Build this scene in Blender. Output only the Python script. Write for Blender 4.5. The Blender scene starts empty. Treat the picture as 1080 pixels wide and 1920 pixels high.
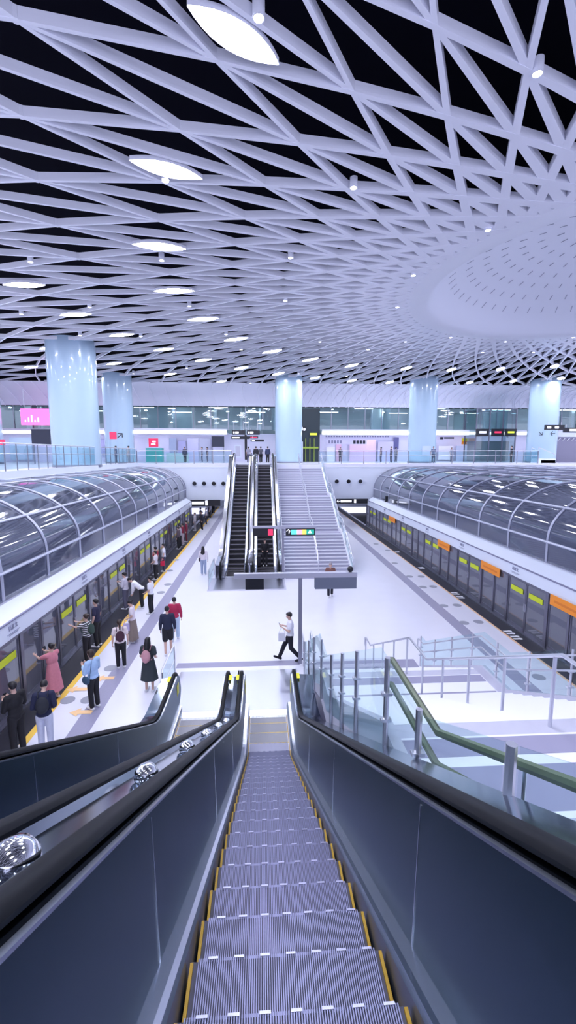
import bpy, math, random
from mathutils import Vector, Matrix
random.seed(7)
R = math.radians
PI = math.pi
scene = bpy.context.scene
COL = scene.collection
H = 7.0                       # eye height above the platform
ZC = 6.1                      # concourse floor level

# ------------------------------------------------------------------ camera
F_PX = 830.0
PITCH, YAW = R(7.42), R(3.3)
cam_d = bpy.data.cameras.new('camera')
cam = bpy.data.objects.new('camera', cam_d)
COL.objects.link(cam)
cam_d.sensor_fit = 'HORIZONTAL'
cam_d.sensor_width = 36.0
cam_d.lens = 36.0 * F_PX / 1080.0
cam_d.clip_start = 0.05
cam_d.clip_end = 400
cam.location = (0, 0, H)
cam.rotation_euler = (PI/2 - PITCH, 0, -YAW)
scene.camera = cam
_f = Vector((math.sin(YAW)*math.cos(PITCH), math.cos(YAW)*math.cos(PITCH), -math.sin(PITCH)))
_x = Vector((math.cos(YAW), -math.sin(YAW), 0))
_d = _f.cross(_x)
def at(u, v, axis, val):
    """a measured point of the photograph put on a plane of the station"""
    r = _x*((u-540)/F_PX) + _d*((v-960)/F_PX) + _f
    c = Vector((0, 0, H))
    t = (val - c[axis]) / r[axis]
    return c + r*t

# ------------------------------------------------------------------ materials
MATS = {}
def mat(name, col, rough=.5, metal=0., spec=.5, emit=None, strength=0., noise=0., scale=8., coat=0.):
    if name in MATS: return MATS[name]
    m = bpy.data.materials.new(name); m.use_nodes = True
    nt = m.node_tree; b = nt.nodes['Principled BSDF']
    b.inputs['Base Color'].default_value = (*col, 1)
    b.inputs['Roughness'].default_value = rough
    b.inputs['Metallic'].default_value = metal
    b.inputs['Specular IOR Level'].default_value = spec
    b.inputs['Coat Weight'].default_value = coat
    if emit:
        b.inputs['Emission Color'].default_value = (*emit, 1)
        b.inputs['Emission Strength'].default_value = strength
    if noise:
        tc = nt.nodes.new('ShaderNodeTexCoord'); n = nt.nodes.new('ShaderNodeTexNoise')
        n.inputs['Scale'].default_value = scale; n.inputs['Detail'].default_value = 3
        mr = nt.nodes.new('ShaderNodeMapRange')
        mr.inputs['To Min'].default_value = 1-noise; mr.inputs['To Max'].default_value = 1+noise
        mx = nt.nodes.new('ShaderNodeMix'); mx.data_type = 'RGBA'; mx.blend_type = 'MULTIPLY'
        mx.inputs['Factor'].default_value = 1
        mx.inputs['A'].default_value = (*col, 1)
        nt.links.new(tc.outputs['Object'], n.inputs['Vector'])
        nt.links.new(n.outputs['Fac'], mr.inputs['Value'])
        nt.links.new(mr.outputs['Result'], mx.inputs['B'])
        nt.links.new(mx.outputs['Result'], b.inputs['Base Color'])
    MATS[name] = m
    return m
def glass(name, tint, refl=1.0, ior=1.5, rough=.02, base=.0, milk=None, mf=0., graz=None, pw_=4.):
    if name in MATS: return MATS[name]
    m = bpy.data.materials.new(name); m.use_nodes = True
    nt = m.node_tree; nt.nodes.clear()
    o = nt.nodes.new('ShaderNodeOutputMaterial'); mx = nt.nodes.new('ShaderNodeMixShader')
    t = nt.nodes.new('ShaderNodeBsdfTransparent'); g = nt.nodes.new('ShaderNodeBsdfGlossy')
    t.inputs['Color'].default_value = (*tint, 1)
    g.inputs['Color'].default_value = (refl, refl, refl, 1); g.inputs['Roughness'].default_value = rough
    lw = nt.nodes.new('ShaderNodeLayerWeight'); lw.inputs['Blend'].default_value = .5
    pw = nt.nodes.new('ShaderNodeMath'); pw.operation = 'POWER'; pw.inputs[1].default_value = pw_
    nt.links.new(lw.outputs['Facing'], pw.inputs[0])
    ad = nt.nodes.new('ShaderNodeMath'); ad.operation = 'MULTIPLY_ADD'; ad.use_clamp = True
    ad.inputs[1].default_value = graz or min(1., (ior-1)*1.3); ad.inputs[2].default_value = base + ((ior-1)/(ior+1))**2
    nt.links.new(pw.outputs[0], ad.inputs[0]); nt.links.new(ad.outputs[0], mx.inputs[0])
    src = t
    if milk:
        df = nt.nodes.new('ShaderNodeBsdfDiffuse'); df.inputs['Color'].default_value = (*milk, 1)
        m2 = nt.nodes.new('ShaderNodeMixShader'); m2.inputs[0].default_value = mf
        nt.links.new(t.outputs[0], m2.inputs[1]); nt.links.new(df.outputs[0], m2.inputs[2]); src = m2
    nt.links.new(src.outputs[0], mx.inputs[1]); nt.links.new(g.outputs[0], mx.inputs[2])
    nt.links.new(mx.outputs[0], o.inputs[0])
    MATS[name] = m
    return m
def emis(name, col, s):
    return mat(name, col, .6, emit=col, strength=s)

M_floor = mat('white stone floor', (.82, .82, .93), .28, noise=.03, scale=1.2)
M_strip = mat('grey granite', (.34, .33, .47), .35, noise=.08, scale=20)
M_lat = mat('white lattice paint', (.90, .91, 1.0), .38)
M_void = mat('dark ceiling void', (.002, .002, .007), .95, spec=.1)
M_dome = mat('dome plaster', (.90, .92, 1.0), .5, noise=.02, scale=.4)
M_slit = mat('dome slit', (.42, .43, .52), .7)
M_col = mat('column enamel', (.44, .59, .74), .22, coat=.4)
M_white = mat('white panel', (.76, .81, .93), .4, noise=.02, scale=.6)
M_white2 = mat('white cove', (.84, .85, .95), .5)
M_groove = mat('panel groove', (.25, .25, .38), .6)
M_steel = mat('brushed steel', (.72, .73, .80), .34, 1.)
M_steeld = mat('dark steel', (.30, .31, .37), .3, 1.)
M_psd = mat('door frame steel', (.20, .20, .26), .35, .8)
M_panel = mat('escalator panel steel', (.072, .122, .172), .38, 1., noise=.04, scale=3)
M_deck = mat('deck steel with painted dark reflection', (.22, .26, .33), .14, 1.)  # near deck: dark reflections put into the steel colour
M_deckf = mat('far steel with painted white reflection', (.62, .64, .72), .18, 1.)  # far escalators: white reflections put into the steel colour
M_rib = mat('vault rib paint', (.50, .52, .64), .35, .4)
M_trim = mat('escalator trim', (.72, .76, .86), .25, 1.)
M_skirt = mat('escalator skirt', (.16, .19, .26), .35, .8)
M_rubber = mat('black rubber handrail', (.006, .007, .010), .45, spec=.12)
M_step = mat('step aluminium', (.27, .28, .45), .48, .6)
M_stepd = mat('step groove', (.07, .07, .11), .6)
M_stepk = mat('black step', (.012, .012, .018), .5)
M_stepkn = mat('grey step nosing', (.20, .19, .24), .5)
M_yellow = mat('safety yellow', (.50, .30, .015), .5)
M_ystick = mat('yellow sticker', (.92, .85, .03), .5)
M_glint = mat('painted nose glint', (.46, .47, .64), .35, .6)  # gloss on the step noses, put into the colour
M_plate = mat('landing plate steel', (.46, .48, .58), .28, .9, noise=.05, scale=60)
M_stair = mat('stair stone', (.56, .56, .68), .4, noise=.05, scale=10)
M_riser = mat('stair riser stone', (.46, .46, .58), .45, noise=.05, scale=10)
M_nose = mat('stair nosing', (.90, .90, .97), .4)
M_tread2 = mat('tactile grey', (.33, .32, .46), .55)
M_gly = mat('rail olive', (.16, .19, .12), .35, .5)
M_yellowline = mat('yellow line paint', (.90, .58, .08), .5)
M_black = mat('black floor band', (.020, .020, .030), .35)
M_track = mat('track bed', (.035, .035, .05), .8, noise=.2, scale=4)
M_trackw = mat('track wall', (.24, .23, .33), .7, noise=.1, scale=2)
M_orange = mat('orange banner', (.92, .30, .02), .5)
M_lime = mat('lime sticker', (.62, .72, .02), .5)
M_signk = mat('black sign', (.012, .013, .02), .3)
M_signg = mat('grey sign back', (.16, .18, .25), .45, .3)
M_screen = mat('dark screen', (.02, .025, .05), .12)
M_text = mat('dark lettering', (.02, .02, .035), .5)
M_wtext = emis('white lettering', (.9, .92, 1.), 1.2)
M_red = mat('red sign', (.85, .04, .12), .4, emit=(.9, .05, .15), strength=.35)
M_gtube = glass('tunnel glass', (.40, .43, .54), .80, 1.45, .06, .05, (.20, .23, .34), .42, .9, 3.)
M_gpsd = glass('door glass', (.55, .56, .66), .85, 1.5, .03, .08, (.29, .31, .40), .34)
M_gclear = glass('clear glass', (.88, .96, .97), .85, 1.3, .01, .0)
M_gconc = glass('concourse glass', (.82, .92, .94), .9, 1.3, .01, .01)
M_gfac = glass('facade glass', (.74, .84, .86), .9, 1.5, .03, .08)
LAMP = (.85, .87, 1.)
M_lamp = emis('lamp panel', LAMP, 80.)
M_spot = emis('spot lens', LAMP, 40.)
M_cove = emis('cove light', (.86, .9, 1.), 3.)
M_fill = emis('fill strip emitter', (.86, .88, 1.), 11.)  # emission of the added fill strips

# ------------------------------------------------------------------ mesh building
class MB:
    def __init__(s): s.v = []; s.f = []; s.m = []
    def face(s, idx, m=0): s.f.append(tuple(idx)); s.m.append(m)
    def quad(s, a, b, c, d, m=0):
        n = len(s.v); s.v += [tuple(a), tuple(b), tuple(c), tuple(d)]; s.face((n, n+1, n+2, n+3), m)
    def box(s, x0, x1, y0, y1, z0, z1, m=0):
        n = len(s.v)
        s.v += [(x0,y0,z0),(x1,y0,z0),(x1,y1,z0),(x0,y1,z0),(x0,y0,z1),(x1,y0,z1),(x1,y1,z1),(x0,y1,z1)]
        for q in ((0,3,2,1),(4,5,6,7),(0,1,5,4),(1,2,6,5),(2,3,7,6),(3,0,4,7)): s.face([n+i for i in q], m)
    def beam(s, p, q, w, h, m=0, up=(0,0,1), w1=None):
        """bar from p to q, w across, h tall, hanging upward from the line"""
        p = Vector(p); q = Vector(q); d = (q-p).normalized(); up = Vector(up)
        sx = d.cross(up).normalized(); uz = sx.cross(d).normalized()
        w1 = w if w1 is None else w1
        n = len(s.v)
        for c, ww in ((p, w), (q, w1)):
            for a, b in ((-.5, -.5), (.5, -.5), (.5, .5), (-.5, .5)):
                s.v.append(tuple(c + sx*a*ww + uz*b*h))
        for qd in ((0,1,5,4),(1,2,6,5),(2,3,7,6),(3,0,4,7),(3,2,1,0),(4,5,6,7)): s.face([n+i for i in qd], m)
    def tube(s, pts, r, n=8, m=0, closed=False, caps=True):
        pts = [Vector(p) for p in pts]; k = len(pts)
        rad = r if isinstance(r, (list, tuple)) else [r]*k
        b0 = len(s.v); prev = None
        for i, p in enumerate(pts):
            if closed: d = pts[(i+1) % k] - pts[i-1]
            elif i == 0: d = pts[1]-p
            elif i == k-1: d = p-pts[i-1]
            else: d = (pts[i+1]-p).normalized() + (p-pts[i-1]).normalized()
            d = d.normalized()
            if prev is None:
                a = Vector((0,0,1)) if abs(d.z) < .9 else Vector((1,0,0))
                sx = d.cross(a).normalized()
            else:
                sx = (prev - d*prev.dot(d)).normalized()
            prev = sx; sy = d.cross(sx)
            for j in range(n):
                t = 2*PI*j/n
                s.v.append(tuple(p + (sx*math.cos(t) + sy*math.sin(t))*rad[i]))
        for i in range(k if closed else k-1):
            for j in range(n):
                a = b0+i*n; b = b0+((i+1) % k)*n
                s.face((a+j, a+(j+1) % n, b+(j+1) % n, b+j), m)
        if caps and not closed:
            s.face([b0+j for j in range(n)][::-1], m); s.face([b0+(k-1)*n+j for j in range(n)], m)
    def sweep(s, pts, prof, m=0, caps=True):
        """profile (dx, dz) swept along points with x and z offsets only"""
        b0 = len(s.v); n = len(prof); k = len(pts)
        for p in pts:
            for a, b in prof: s.v.append((p[0]+a, p[1], p[2]+b))
        for i in range(k-1):
            for j in range(n):
                a = b0+i*n; b = a+n
                s.face((a+j, a+(j+1) % n, b+(j+1) % n, b+j), m)
        if caps:
            s.face([b0+j for j in range(n)][::-1], m); s.face([b0+(k-1)*n+j for j in range(n)], m)
    def lathe(s, prof, c=(0,0,0), n=24, m=0):
        b0 = len(s.v); k = len(prof)
        for r, z in prof:
            for j in range(n):
                t = 2*PI*j/n; s.v.append((c[0]+r*math.cos(t), c[1]+r*math.sin(t), c[2]+z))
        for i in range(k-1):
            for j in range(n):
                a = b0+i*n; b = a+n
                s.face((a+j, a+(j+1) % n, b+(j+1) % n, b+j), m)
    def ell(s, c, r, rot=None, n=14, k=9, m=0):
        b0 = len(s.v); c = Vector(c)
        rot = rot or Matrix.Identity(3)
        for i in range(1, k):
            p = PI*i/k
            for j in range(n):
                t = 2*PI*j/n
                s.v.append(tuple(c + rot @ Vector((r[0]*math.sin(p)*math.cos(t), r[1]*math.sin(p)*math.sin(t), r[2]*math.cos(p)))))
        for i in range(k-2):
            for j in range(n):
                a = b0+i*n; b = a+n
                s.face((a+j, b+j, b+(j+1) % n, a+(j+1) % n), m)
        tp = len(s.v); s.v.append(tuple(c + rot @ Vector((0,0,r[2])))); s.v.append(tuple(c - rot @ Vector((0,0,r[2]))))
        for j in range(n):
            s.face((tp, b0+j, b0+(j+1) % n), m)
            a = b0+(k-2)*n; s.face((tp+1, a+(j+1) % n, a+j), m)
    def cap(s, p, q, r0, r1, n=12, m=0):
        p = Vector(p); q = Vector(q); d = (q-p); L = d.length; d = d/L if L > 1e-6 else Vector((0,0,1))
        pts = []; rad = []
        for a in (80, 55, 28): pts.append(p - d*r0*math.sin(R(a))); rad.append(r0*math.cos(R(a)))
        pts.append(p); rad.append(r0); pts.append((p+q)/2); rad.append((r0+r1)/2); pts.append(q); rad.append(r1)
        for a in (28, 55, 80): pts.append(q + d*r1*math.sin(R(a))); rad.append(r1*math.cos(R(a)))
        s.tube(pts, rad, n, m)
    def mesh(s, name, mats):
        me = bpy.data.meshes.new(name)
        me.from_pydata(s.v, [], s.f)
        if not isinstance(mats, (list, tuple)): mats = [mats]
        for m in mats: me.materials.append(m)
        me.polygons.foreach_set('material_index', s.m)
        me.update()
        return me
def smooth(me, ang=40):
    me.polygons.foreach_set('use_smooth', [True]*len(me.polygons))
    try: me.set_sharp_from_angle(angle=R(ang))
    except Exception: pass
def link(name, me, parent=None):
    o = bpy.data.objects.new(name, me); COL.objects.link(o)
    if parent: o.parent = parent
    return o
def part(name, mb, mats, parent, sm=False, label=None):
    me = mb.mesh(name, mats)
    if sm: smooth(me)
    o = link(name, me, parent)
    if label: o['label'] = label
    return o
def tag(o, label, cat, group=None, kind=None):
    o['label'] = label; o['category'] = cat
    if group: o['group'] = group
    if kind: o['kind'] = kind
    return o
def thing(name, label, cat, loc=(0,0,0), rz=0, group=None):
    o = link(name, None); o.location = loc; o.rotation_euler = (0,0,rz); o.empty_display_size = .2
    return tag(o, label, cat, group)
def single(name, mb, mats, label, cat, group=None, sm=False, loc=None, kind=None):
    me = mb.mesh(name, mats)
    if sm: smooth(me)
    o = link(name, me)
    if loc is not None: o.location = loc
    return tag(o, label, cat, group, kind)
def struct(name, mb, mats, label, cat='structure', sm=False):
    me = mb.mesh(name, mats)
    if sm: smooth(me)
    o = link(name, me); return tag(o, label, cat, None, 'structure')
def copy_tree(o, parent=None):
    c = o.copy(); COL.objects.link(c)
    if parent: c.parent = parent
    for ch in o.children: copy_tree(ch, c)
    return c
def remeshed(mb, name, mats, voxel, it=4):
    me = mb.mesh('tmp', mats); t = bpy.data.objects.new('tmp', me); COL.objects.link(t)
    r = t.modifiers.new('r', 'REMESH'); r.mode = 'VOXEL'; r.voxel_size = voxel; r.use_smooth_shade = True
    if it:
        q = t.modifiers.new('s', 'SMOOTH'); q.iterations = it; q.factor = .5
    dg = bpy.context.evaluated_depsgraph_get(); dg.update()
    out = bpy.data.meshes.new_from_object(t.evaluated_get(dg))
    out.name = name
    bpy.data.objects.remove(t); bpy.data.meshes.remove(me)
    if not out.materials:
        for m in (mats if isinstance(mats, (list, tuple)) else [mats]): out.materials.append(m)
    smooth(out, 180)
    return out
def text_mb(body, size, mb, fr, m=0, ext=.004):
    """flat lettering; fr is (origin, right, up) in world"""
    cu = bpy.data.curves.new('t', 'FONT'); cu.body = body; cu.size = size; cu.align_x = 'CENTER'; cu.align_y = 'CENTER'
    cu.extrude = ext; cu.resolution_u = 3
    t = bpy.data.objects.new('t', cu); COL.objects.link(t)
    dg = bpy.context.evaluated_depsgraph_get(); dg.update()
    me = bpy.data.meshes.new_from_object(t.evaluated_get(dg))
    o, rx, up = Vector(fr[0]), Vector(fr[1]).normalized(), Vector(fr[2]).normalized(); nz = rx.cross(up)
    n = len(mb.v)
    for v in me.vertices: mb.v.append(tuple(o + rx*v.co.x + up*v.co.y + nz*v.co.z))
    for p in me.polygons: mb.face([n+i for i in p.vertices], m)
    bpy.data.objects.remove(t); bpy.data.curves.remove(cu); bpy.data.meshes.remove(me)

# ================================================================== THE SETTING
XL, XR = -6.75, 10.2          # lines of the platform screen doors
YF = 43.0                     # front of the far concourse slab
XEL, XER = -12.0, 27.6        # edges of the hall void
b = MB(); b.box(XL-.15, XR+.15, -6, 62, -.3, 0); struct('floor', b, M_floor, 'bright white polished platform floor', 'floor')
# concourse slab (far bridge, landing over the stairs, left gallery)
b = MB()
b.box(-45, 60, YF, 70, 5.75, ZC)
b.box(-2.75, 5.45, 39.0, YF, 5.75, ZC)
b.box(-45, XEL, -4, YF, 5.75, ZC)
b.box(-2.75, 5.45, -6, -2.6, 5.75, ZC)
struct('floor_concourse', b, M_floor, 'white concourse floor one storey above the platform', 'floor')
b = MB(); b.box(XEL, XER, YF, YF+.25, 2.6, 5.75); b.box(XEL, XER, YF-.03, YF+.02, 5.72, 5.80)
struct('wall_far', b, M_white, 'white wall below the far concourse edge', 'wall')
b = MB(); b.box(XEL-.02, XEL+.2, -4, YF, 5.0, ZC+.12); struct('wall_left', b, M_white, 'white edge beam of the left gallery', 'wall')
b = MB(); b.box(-12, 28, YF+.25, 62, 2.6, 2.75); struct('ceiling_underpass', b, M_white, 'white low ceiling over the far end of the platform', 'ceiling')
b = MB(); b.box(-12, 28, 61, 61.2, -.3, 2.6); struct('wall_underpass', b, M_white, 'wall at the far end of the platform', 'wall')
b = MB()
for x0, x1 in ((-14.5, XL-.15), (XR+.15, 29)): b.box(x0, x1, -6, 62, -1.5, -1.3)
struct('floor_track', b, M_track, 'dark track bed', 'floor')
b = MB(); b.box(-14.6, -14.4, -6, 62, -1.3, 5.75); b.box(18.5, 18.7, -6, 62, -1.3, 5.5)
struct('wall_track', b, M_trackw, 'grey wall behind the tracks', 'wall')
# pit walls below the platform edge
b = MB(); b.box(-60, 70, -14, 75, 18.6, 18.8); struct('ceiling', b, M_void, 'black void above the lattice', 'ceiling')
b = MB(); b.box(-60, 70, 70, 70.3, 5.75, 18.8); struct('wall_back', b, M_void, 'dark end of the hall', 'wall')

# ------------------------------------------------ ceiling lattice around the dome
CX, CY, ZL = 16.6, 20.54, 14.6
N = 58
PH0 = -0.39
RK = {-10: 61.6, -9: 57.8, -8: 54.0, -7: 50.2, -6: 46.4, -5: 42.6, -4: 38.8, -3: 35.0, -2: 31.2, -1: 27.45,
      0: 23.8, 1: 20.5, 2: 17.82, 3: 15.63, 4: 13.84, 5: 12.4, 6: 11.22, 7: 10.3, 8: 9.6, 9: 9.0}
YEND = 50.0
def node(k, i):
    a = (i + k/2 + PH0)*2*PI/N
    return Vector((CX + RK[k]*math.cos(a), CY + RK[k]*math.sin(a), ZL))
def inside(p): return -42 < p.x < 62 and -9 < p.y < YEND
lat = MB()
def width(r): return .085 if r > 20 else .085 + ((20-r)/11)**1.6*.28
for k in range(-10, 9):
    for i in range(N):
        a = node(k, i)
        for (k2, i2, dz) in ((k+1, i, 0), (k+1, i-1, .006), (k+2, i-1, .012)):
            if k2 > 9: continue
            c = node(k2, i2)
            if not (inside(a) or inside(c)): continue
            a1, c1 = a.copy(), c.copy()
            if a1.y > YEND and c1.y > YEND: continue
            if a1.y > YEND: a1 = c1 + (a1-c1)*((YEND-c1.y)/(a1.y-c1.y))
            elif c1.y > YEND: c1 = a1 + (c1-a1)*((YEND-a1.y)/(c1.y-a1.y))
            off = Vector((0, 0, .11+dz))
            lat.beam(a1+off, c1+off, width(RK[k]), .22, w1=width(RK[k2]))
# joint plates on the seam ring
for i in range(N):
    p = node(0, i)
    if inside(p): lat.lathe([(0, 0), (.075, 0), (.075, .215), (0, .215)], (p.x, p.y, p.z-.004), 8)
struct('ceiling_lattice', lat, M_lat, 'white triangular lattice ceiling spiralling round the dome', 'ceiling')

# ------------------------------------------------ dome
prof = [(9.75, 0.34), (9.6, .02), (9.2, -.03), (8.7, .0), (8.45, .18), (8.25, .5), (7.9, .95), (7.2, 1.5), (6.0, 2.1), (4.5, 2.6), (2.5, 2.95), (.02, 3.05)]
b = MB(); b.lathe(prof, (0, 0, 0), 96)
dome = thing('ceiling_dome', 'round white shallow dome set into the lattice ceiling', 'dome', (CX, CY, ZL)); dome['kind'] = 'structure'
part('dome_shell', b, M_dome, dome, True)
s = MB()
def dome_z(r):
    for (r0, z0), (r1, z1) in zip(prof[3:], prof[4:]):
        if r1 <= r <= r0: return z0 + (z1-z0)*(r0-r)/(r0-r1)
    return 3.0
for j in range(8):
    r = 7.6 - j*.80
    n = int(2*PI*r/.85)
    for i in range(n):
        a = 2*PI*(i + .5*(j % 2))/n
        c, sn = math.cos(a), math.sin(a)
        z = dome_z(r) - .012; z2 = dome_z(r-.3) - .012
        s.beam((r*c, r*sn, z), ((r-.3)*c, (r-.3)*sn, z2), .03, .02)
o = part('dome_slit', s, M_slit, dome, label='small dark slits in staggered rings'); o['kind'] = 'stuff'

# ------------------------------------------------ lamps in the lattice
def leaf_mesh():
    b = MB(); n = 10; L, W = .92, .27
    up, dn = [], []
    for i in range(n+1):
        t = -1 + 2*i/n; up.append((L*t, W*(1-t*t)+.012)); dn.append((L*t, -W*(1-t*t)-.012))
    pts = up + dn[::-1]
    k = len(pts)
    b.v += [(x, y, 0) for x, y in pts]; b.face(list(range(k))[::-1])
    return b
lens_me = leaf_mesh().mesh('lamp_lens', M_lamp)
hb = MB(); lb = leaf_mesh(); k = len(lb.v)
hb.v = [(x*1.04, y*1.15, -.012) for x, y, z in lb.v] + [(x*1.04, y*1.15, .10) for x, y, z in lb.v]
hb.face(range(k, 2*k))
for j in range(k): hb.face((j, (j+1) % k, k+(j+1) % k, k+j))
house_me = hb.mesh('lamp_housing', M_lat)
ringname = {0: 'inner', 1: 'second', 2: 'third', 3: 'outer'}
rings = [(19.85, 360/29, 163.0), (27.3, 9.0, 150.4), (34.6, 10.0, 147.0), (42.3, 8.0, 150.5)]
NLEAF = 0
INNER = {4: (20.46, 213.7), 3: (20.48, 201.2), 2: (20.52, 188.1), 1: (20.72, 175.6), 0: (20.76, 163.4), -1: (20.95, 150.8), -2: (20.9, 139.2), -3: (20.7, 127.8), -4: (20.5, 115.6)}
for ri, (r, st, ph) in enumerate(rings):
    for q in range(-40, 40):
        a = ph + q*st
        if not (ph-180 <= a < ph+180-.01): continue
        rr_ = r
        if ri == 0 and q in INNER: rr_, a = INNER[q]
        x, y = CX + rr_*math.cos(R(a)), CY + rr_*math.sin(R(a))
        if not (-30 < x < 42 and -4 < y < 48.5): continue
        if ri == 0 and y < 14 and x > 6: continue
        t = thing('ceiling_lamp', 'bright white leaf shaped lamp in the %s ring of lamps around the dome' % ringname[ri], 'lamp', (x, y, ZL-.02), R(a), 'leaf lamps of the %s ring' % ringname[ri])
        link('lens', lens_me, t); link('housing', house_me, t); NLEAF += 1
spots = [(485,30),(1008,135),(663,350),(310,337),(57,490),(303,487),(545,482),(168,575),(355,573),(40,588),(535,563),(775,515),(915,430),(745,575),(150,628),(264,630),(424,626),(390,598),(452,655),
         (600,640),(690,655),(760,640),(845,632),(948,640),(1075,632),(905,660),(1000,660),(560,700),(650,705),(350,690),(470,718),(250,700)]
sb = MB(); sb.lathe([(0, -.012), (.085, -.012)], n=14); lens2 = sb.mesh('spot_lens', M_spot)
sb = MB(); sb.lathe([(.09, -.02), (.11, -.02), (.11, .26), (0, .26)], n=14); can = sb.mesh('spot_can', M_lat); smooth(can)
for i, (u, v) in enumerate(spots):
    p = at(u, v, 2, ZL-.03)
    t = thing('spotlight', 'small round ceiling spotlight between the lattice bars', 'spotlight', (p.x, p.y, ZL-.05), 0, 'small round spotlights in the lattice')
    link('lens', lens2, t); link('can', can, t)

# ------------------------------------------------ cove sweeping down at the far edge
b = MB(); cv = []
for i in range(9):
    t = i/8*PI/2; cv.append((YEND-.1 + 4.6*math.sin(t), 12.7 + 2.05*math.cos(t)))
n0 = len(b.v); xs = [-45 + i*2.5 for i in range(43)]
for x in xs:
    for y, z in cv: b.v.append((x, y, z))
for i in range(len(xs)-1):
    for j in range(8):
        a = n0+i*9+j; b.face((a, a+1, a+10, a+9))
struct('ceiling_cove', b, M_white2, 'white ceiling edge curving down to the shop front', 'ceiling', True)
b = MB()
for i in range(60):
    x = -42 + i*1.75
    b.tube([(x - .5*math.sin(j/8*PI), y-.05, z-.05) for j, (y, z) in enumerate(cv)], .05, 5)
for i in range(46):
    x = 5 + i*.95
    for sg in (-1, 1):
        b.tube([(x + sg*1.5*(j/8), y-.06, z-.06) for j, (y, z) in enumerate(cv)], .04, 5)
struct('trim_1', b, M_lat, 'thin white ribs on the curving ceiling edge', 'trim', True)

# ================================================================== COLUMNS
def column(x, y, r, label, zt=14.9, extra=None):
    t = thing('column', label, 'column', (x, y, ZC))
    b = MB(); b.lathe([(r, .1), (r, zt-ZC)], n=48); part('shaft', b, M_col, t, True)
    b = MB(); b.lathe([(r+.03, 0), (r+.03, .16), (r, .16)], n=48); part('base_ring', b, M_steeld, t, True)
    return t
def column_sign(t, x, y, r, items):
    """flat marks on the side of the column that faces the hall"""
    for body, ang, z, size, mm, nm in items:
        c, s_ = math.cos(R(ang)), math.sin(R(ang))
        b = MB()
        p = Vector((c*(r+.02), s_*(r+.02), z)); rt = Vector((-s_, c, 0))
        if body is None:
            q = rt*size/2; up = Vector((0, 0, size/2)); nrm = Vector((c, s_, 0))*.02
            b.quad(p-q-up+nrm, p+q-up+nrm, p+q+up+nrm, p-q+up+nrm)
            b.quad(p-q-up-nrm, p-q+up-nrm, p+q+up-nrm, p+q-up-nrm)
        else: text_mb(body, size, b, (p, rt, (0, 0, 1)))
        part(nm, b, mm, t)
cl = column(-13.4, 33.2, 1.62, 'thick white column nearest on the left behind the gallery railing')
c = column(-14.5, 46.6, 1.42, 'white column with red square and black arrow, second from left')
column_sign(c, 0, 0, 1.42, [(None, -97, 2.75, .68, M_red, 'red_mark'), ('↗', -71, 2.75, .95, M_text, 'arrow_mark')])
column(2.75, 46.6, 1.4, 'white column standing right behind the far escalator head')
c = column(16.9, 46.6, 1.42, 'white column between the yellow sign and the pink shop')
column_sign(c, 0, 0, 1.42, [(None, -90, 1.3, .9, mat('notice board', (.62, .72, .92), .4), 'notice')])
c = column(30.3, 47.0, 1.48, 'white column with two arrows, rightmost in the hall')
column_sign(c, 0, 0, 1.48, [('←', -82, 3.05, .8, M_text, 'arrow_mark'), ('↘', -128, 3.1, .7, M_text, 'arrow_mark')])
c = column(-26.6, 44.5, 1.6, 'white column with small arrow, leftmost in the hall')
column_sign(c, 0, 0, 1.6, [('←', -50, 3.3, .75, M_text, 'arrow_mark'), ('□', -50, 2.3, .7, M_text, 'square_mark')])

# ================================================================== ESCALATORS
Y1 = 1.76; RISE = ZC; T30 = math.tan(R(30)); Y2 = Y1 + RISE/T30; BL = .55
YTOP = Y2 + 1.7
def pathz(y):
    if y <= Y1-BL: return 0.
    if y < Y1+BL: return T30*(y-Y1+BL)**2/(4*BL)
    if y <= Y2-BL: return T30*(y-Y1)
    if y < Y2+BL: return RISE - T30*(Y2+BL-y)**2/(4*BL)
    return RISE
def ysamp(y0, y1):
    s_ = {y0, y1}
    for bnd in (Y1, Y2):
        for i in range(9):
            y = bnd-BL+2*BL*i/8
            if y0 < y < y1: s_.add(y)
    return sorted(s_)
def step_mesh(dark):
    b = MB(); W = .50; D = .4
    if dark:
        b.box(-W, W, 0, D, -.24, 0, 0); b.box(-W, W, -.004, .05, -.05, .004, 1)
        for i in range(20): b.box(-W+.02+i*.049, -W+.045+i*.049, .05, D, 0, .006, 0)
        return b.mesh('step', [M_stepk, M_stepkn])
    b.box(-W, W, 0.006, D, -.24, -.012, 1)
    nr = 84; pit = (2*W-.07)/nr
    for i in range(nr):
        x = -W+.035+i*pit
        b.box(x, x+pit*.52, 0, D-.012, -.012, .0, 0)
        b.box(x, x+pit*.52, -.004, .006, -.235, -.006, 0)
    for sx in (-1, 1): b.box(min(sx*W, sx*(W-.016)), max(sx*W, sx*(W-.016)), .02, D, -.012, .006, 2)
    b.box(-W, W, D-.022, D, -.012, .002, 4)
    for i in range(7): b.box(-W+.05+i*.135, -W+.10+i*.135, -.006, .006, -.012, .002, 3)  # pale blocks painted in as glints along the nose
    return b.mesh('step', [M_step, M_stepd, M_yellow, M_glint, mat('rear yellow line', (.85, .62, .12), .5)])
STEP_L, STEP_D = step_mesh(False), step_mesh(True)
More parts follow.
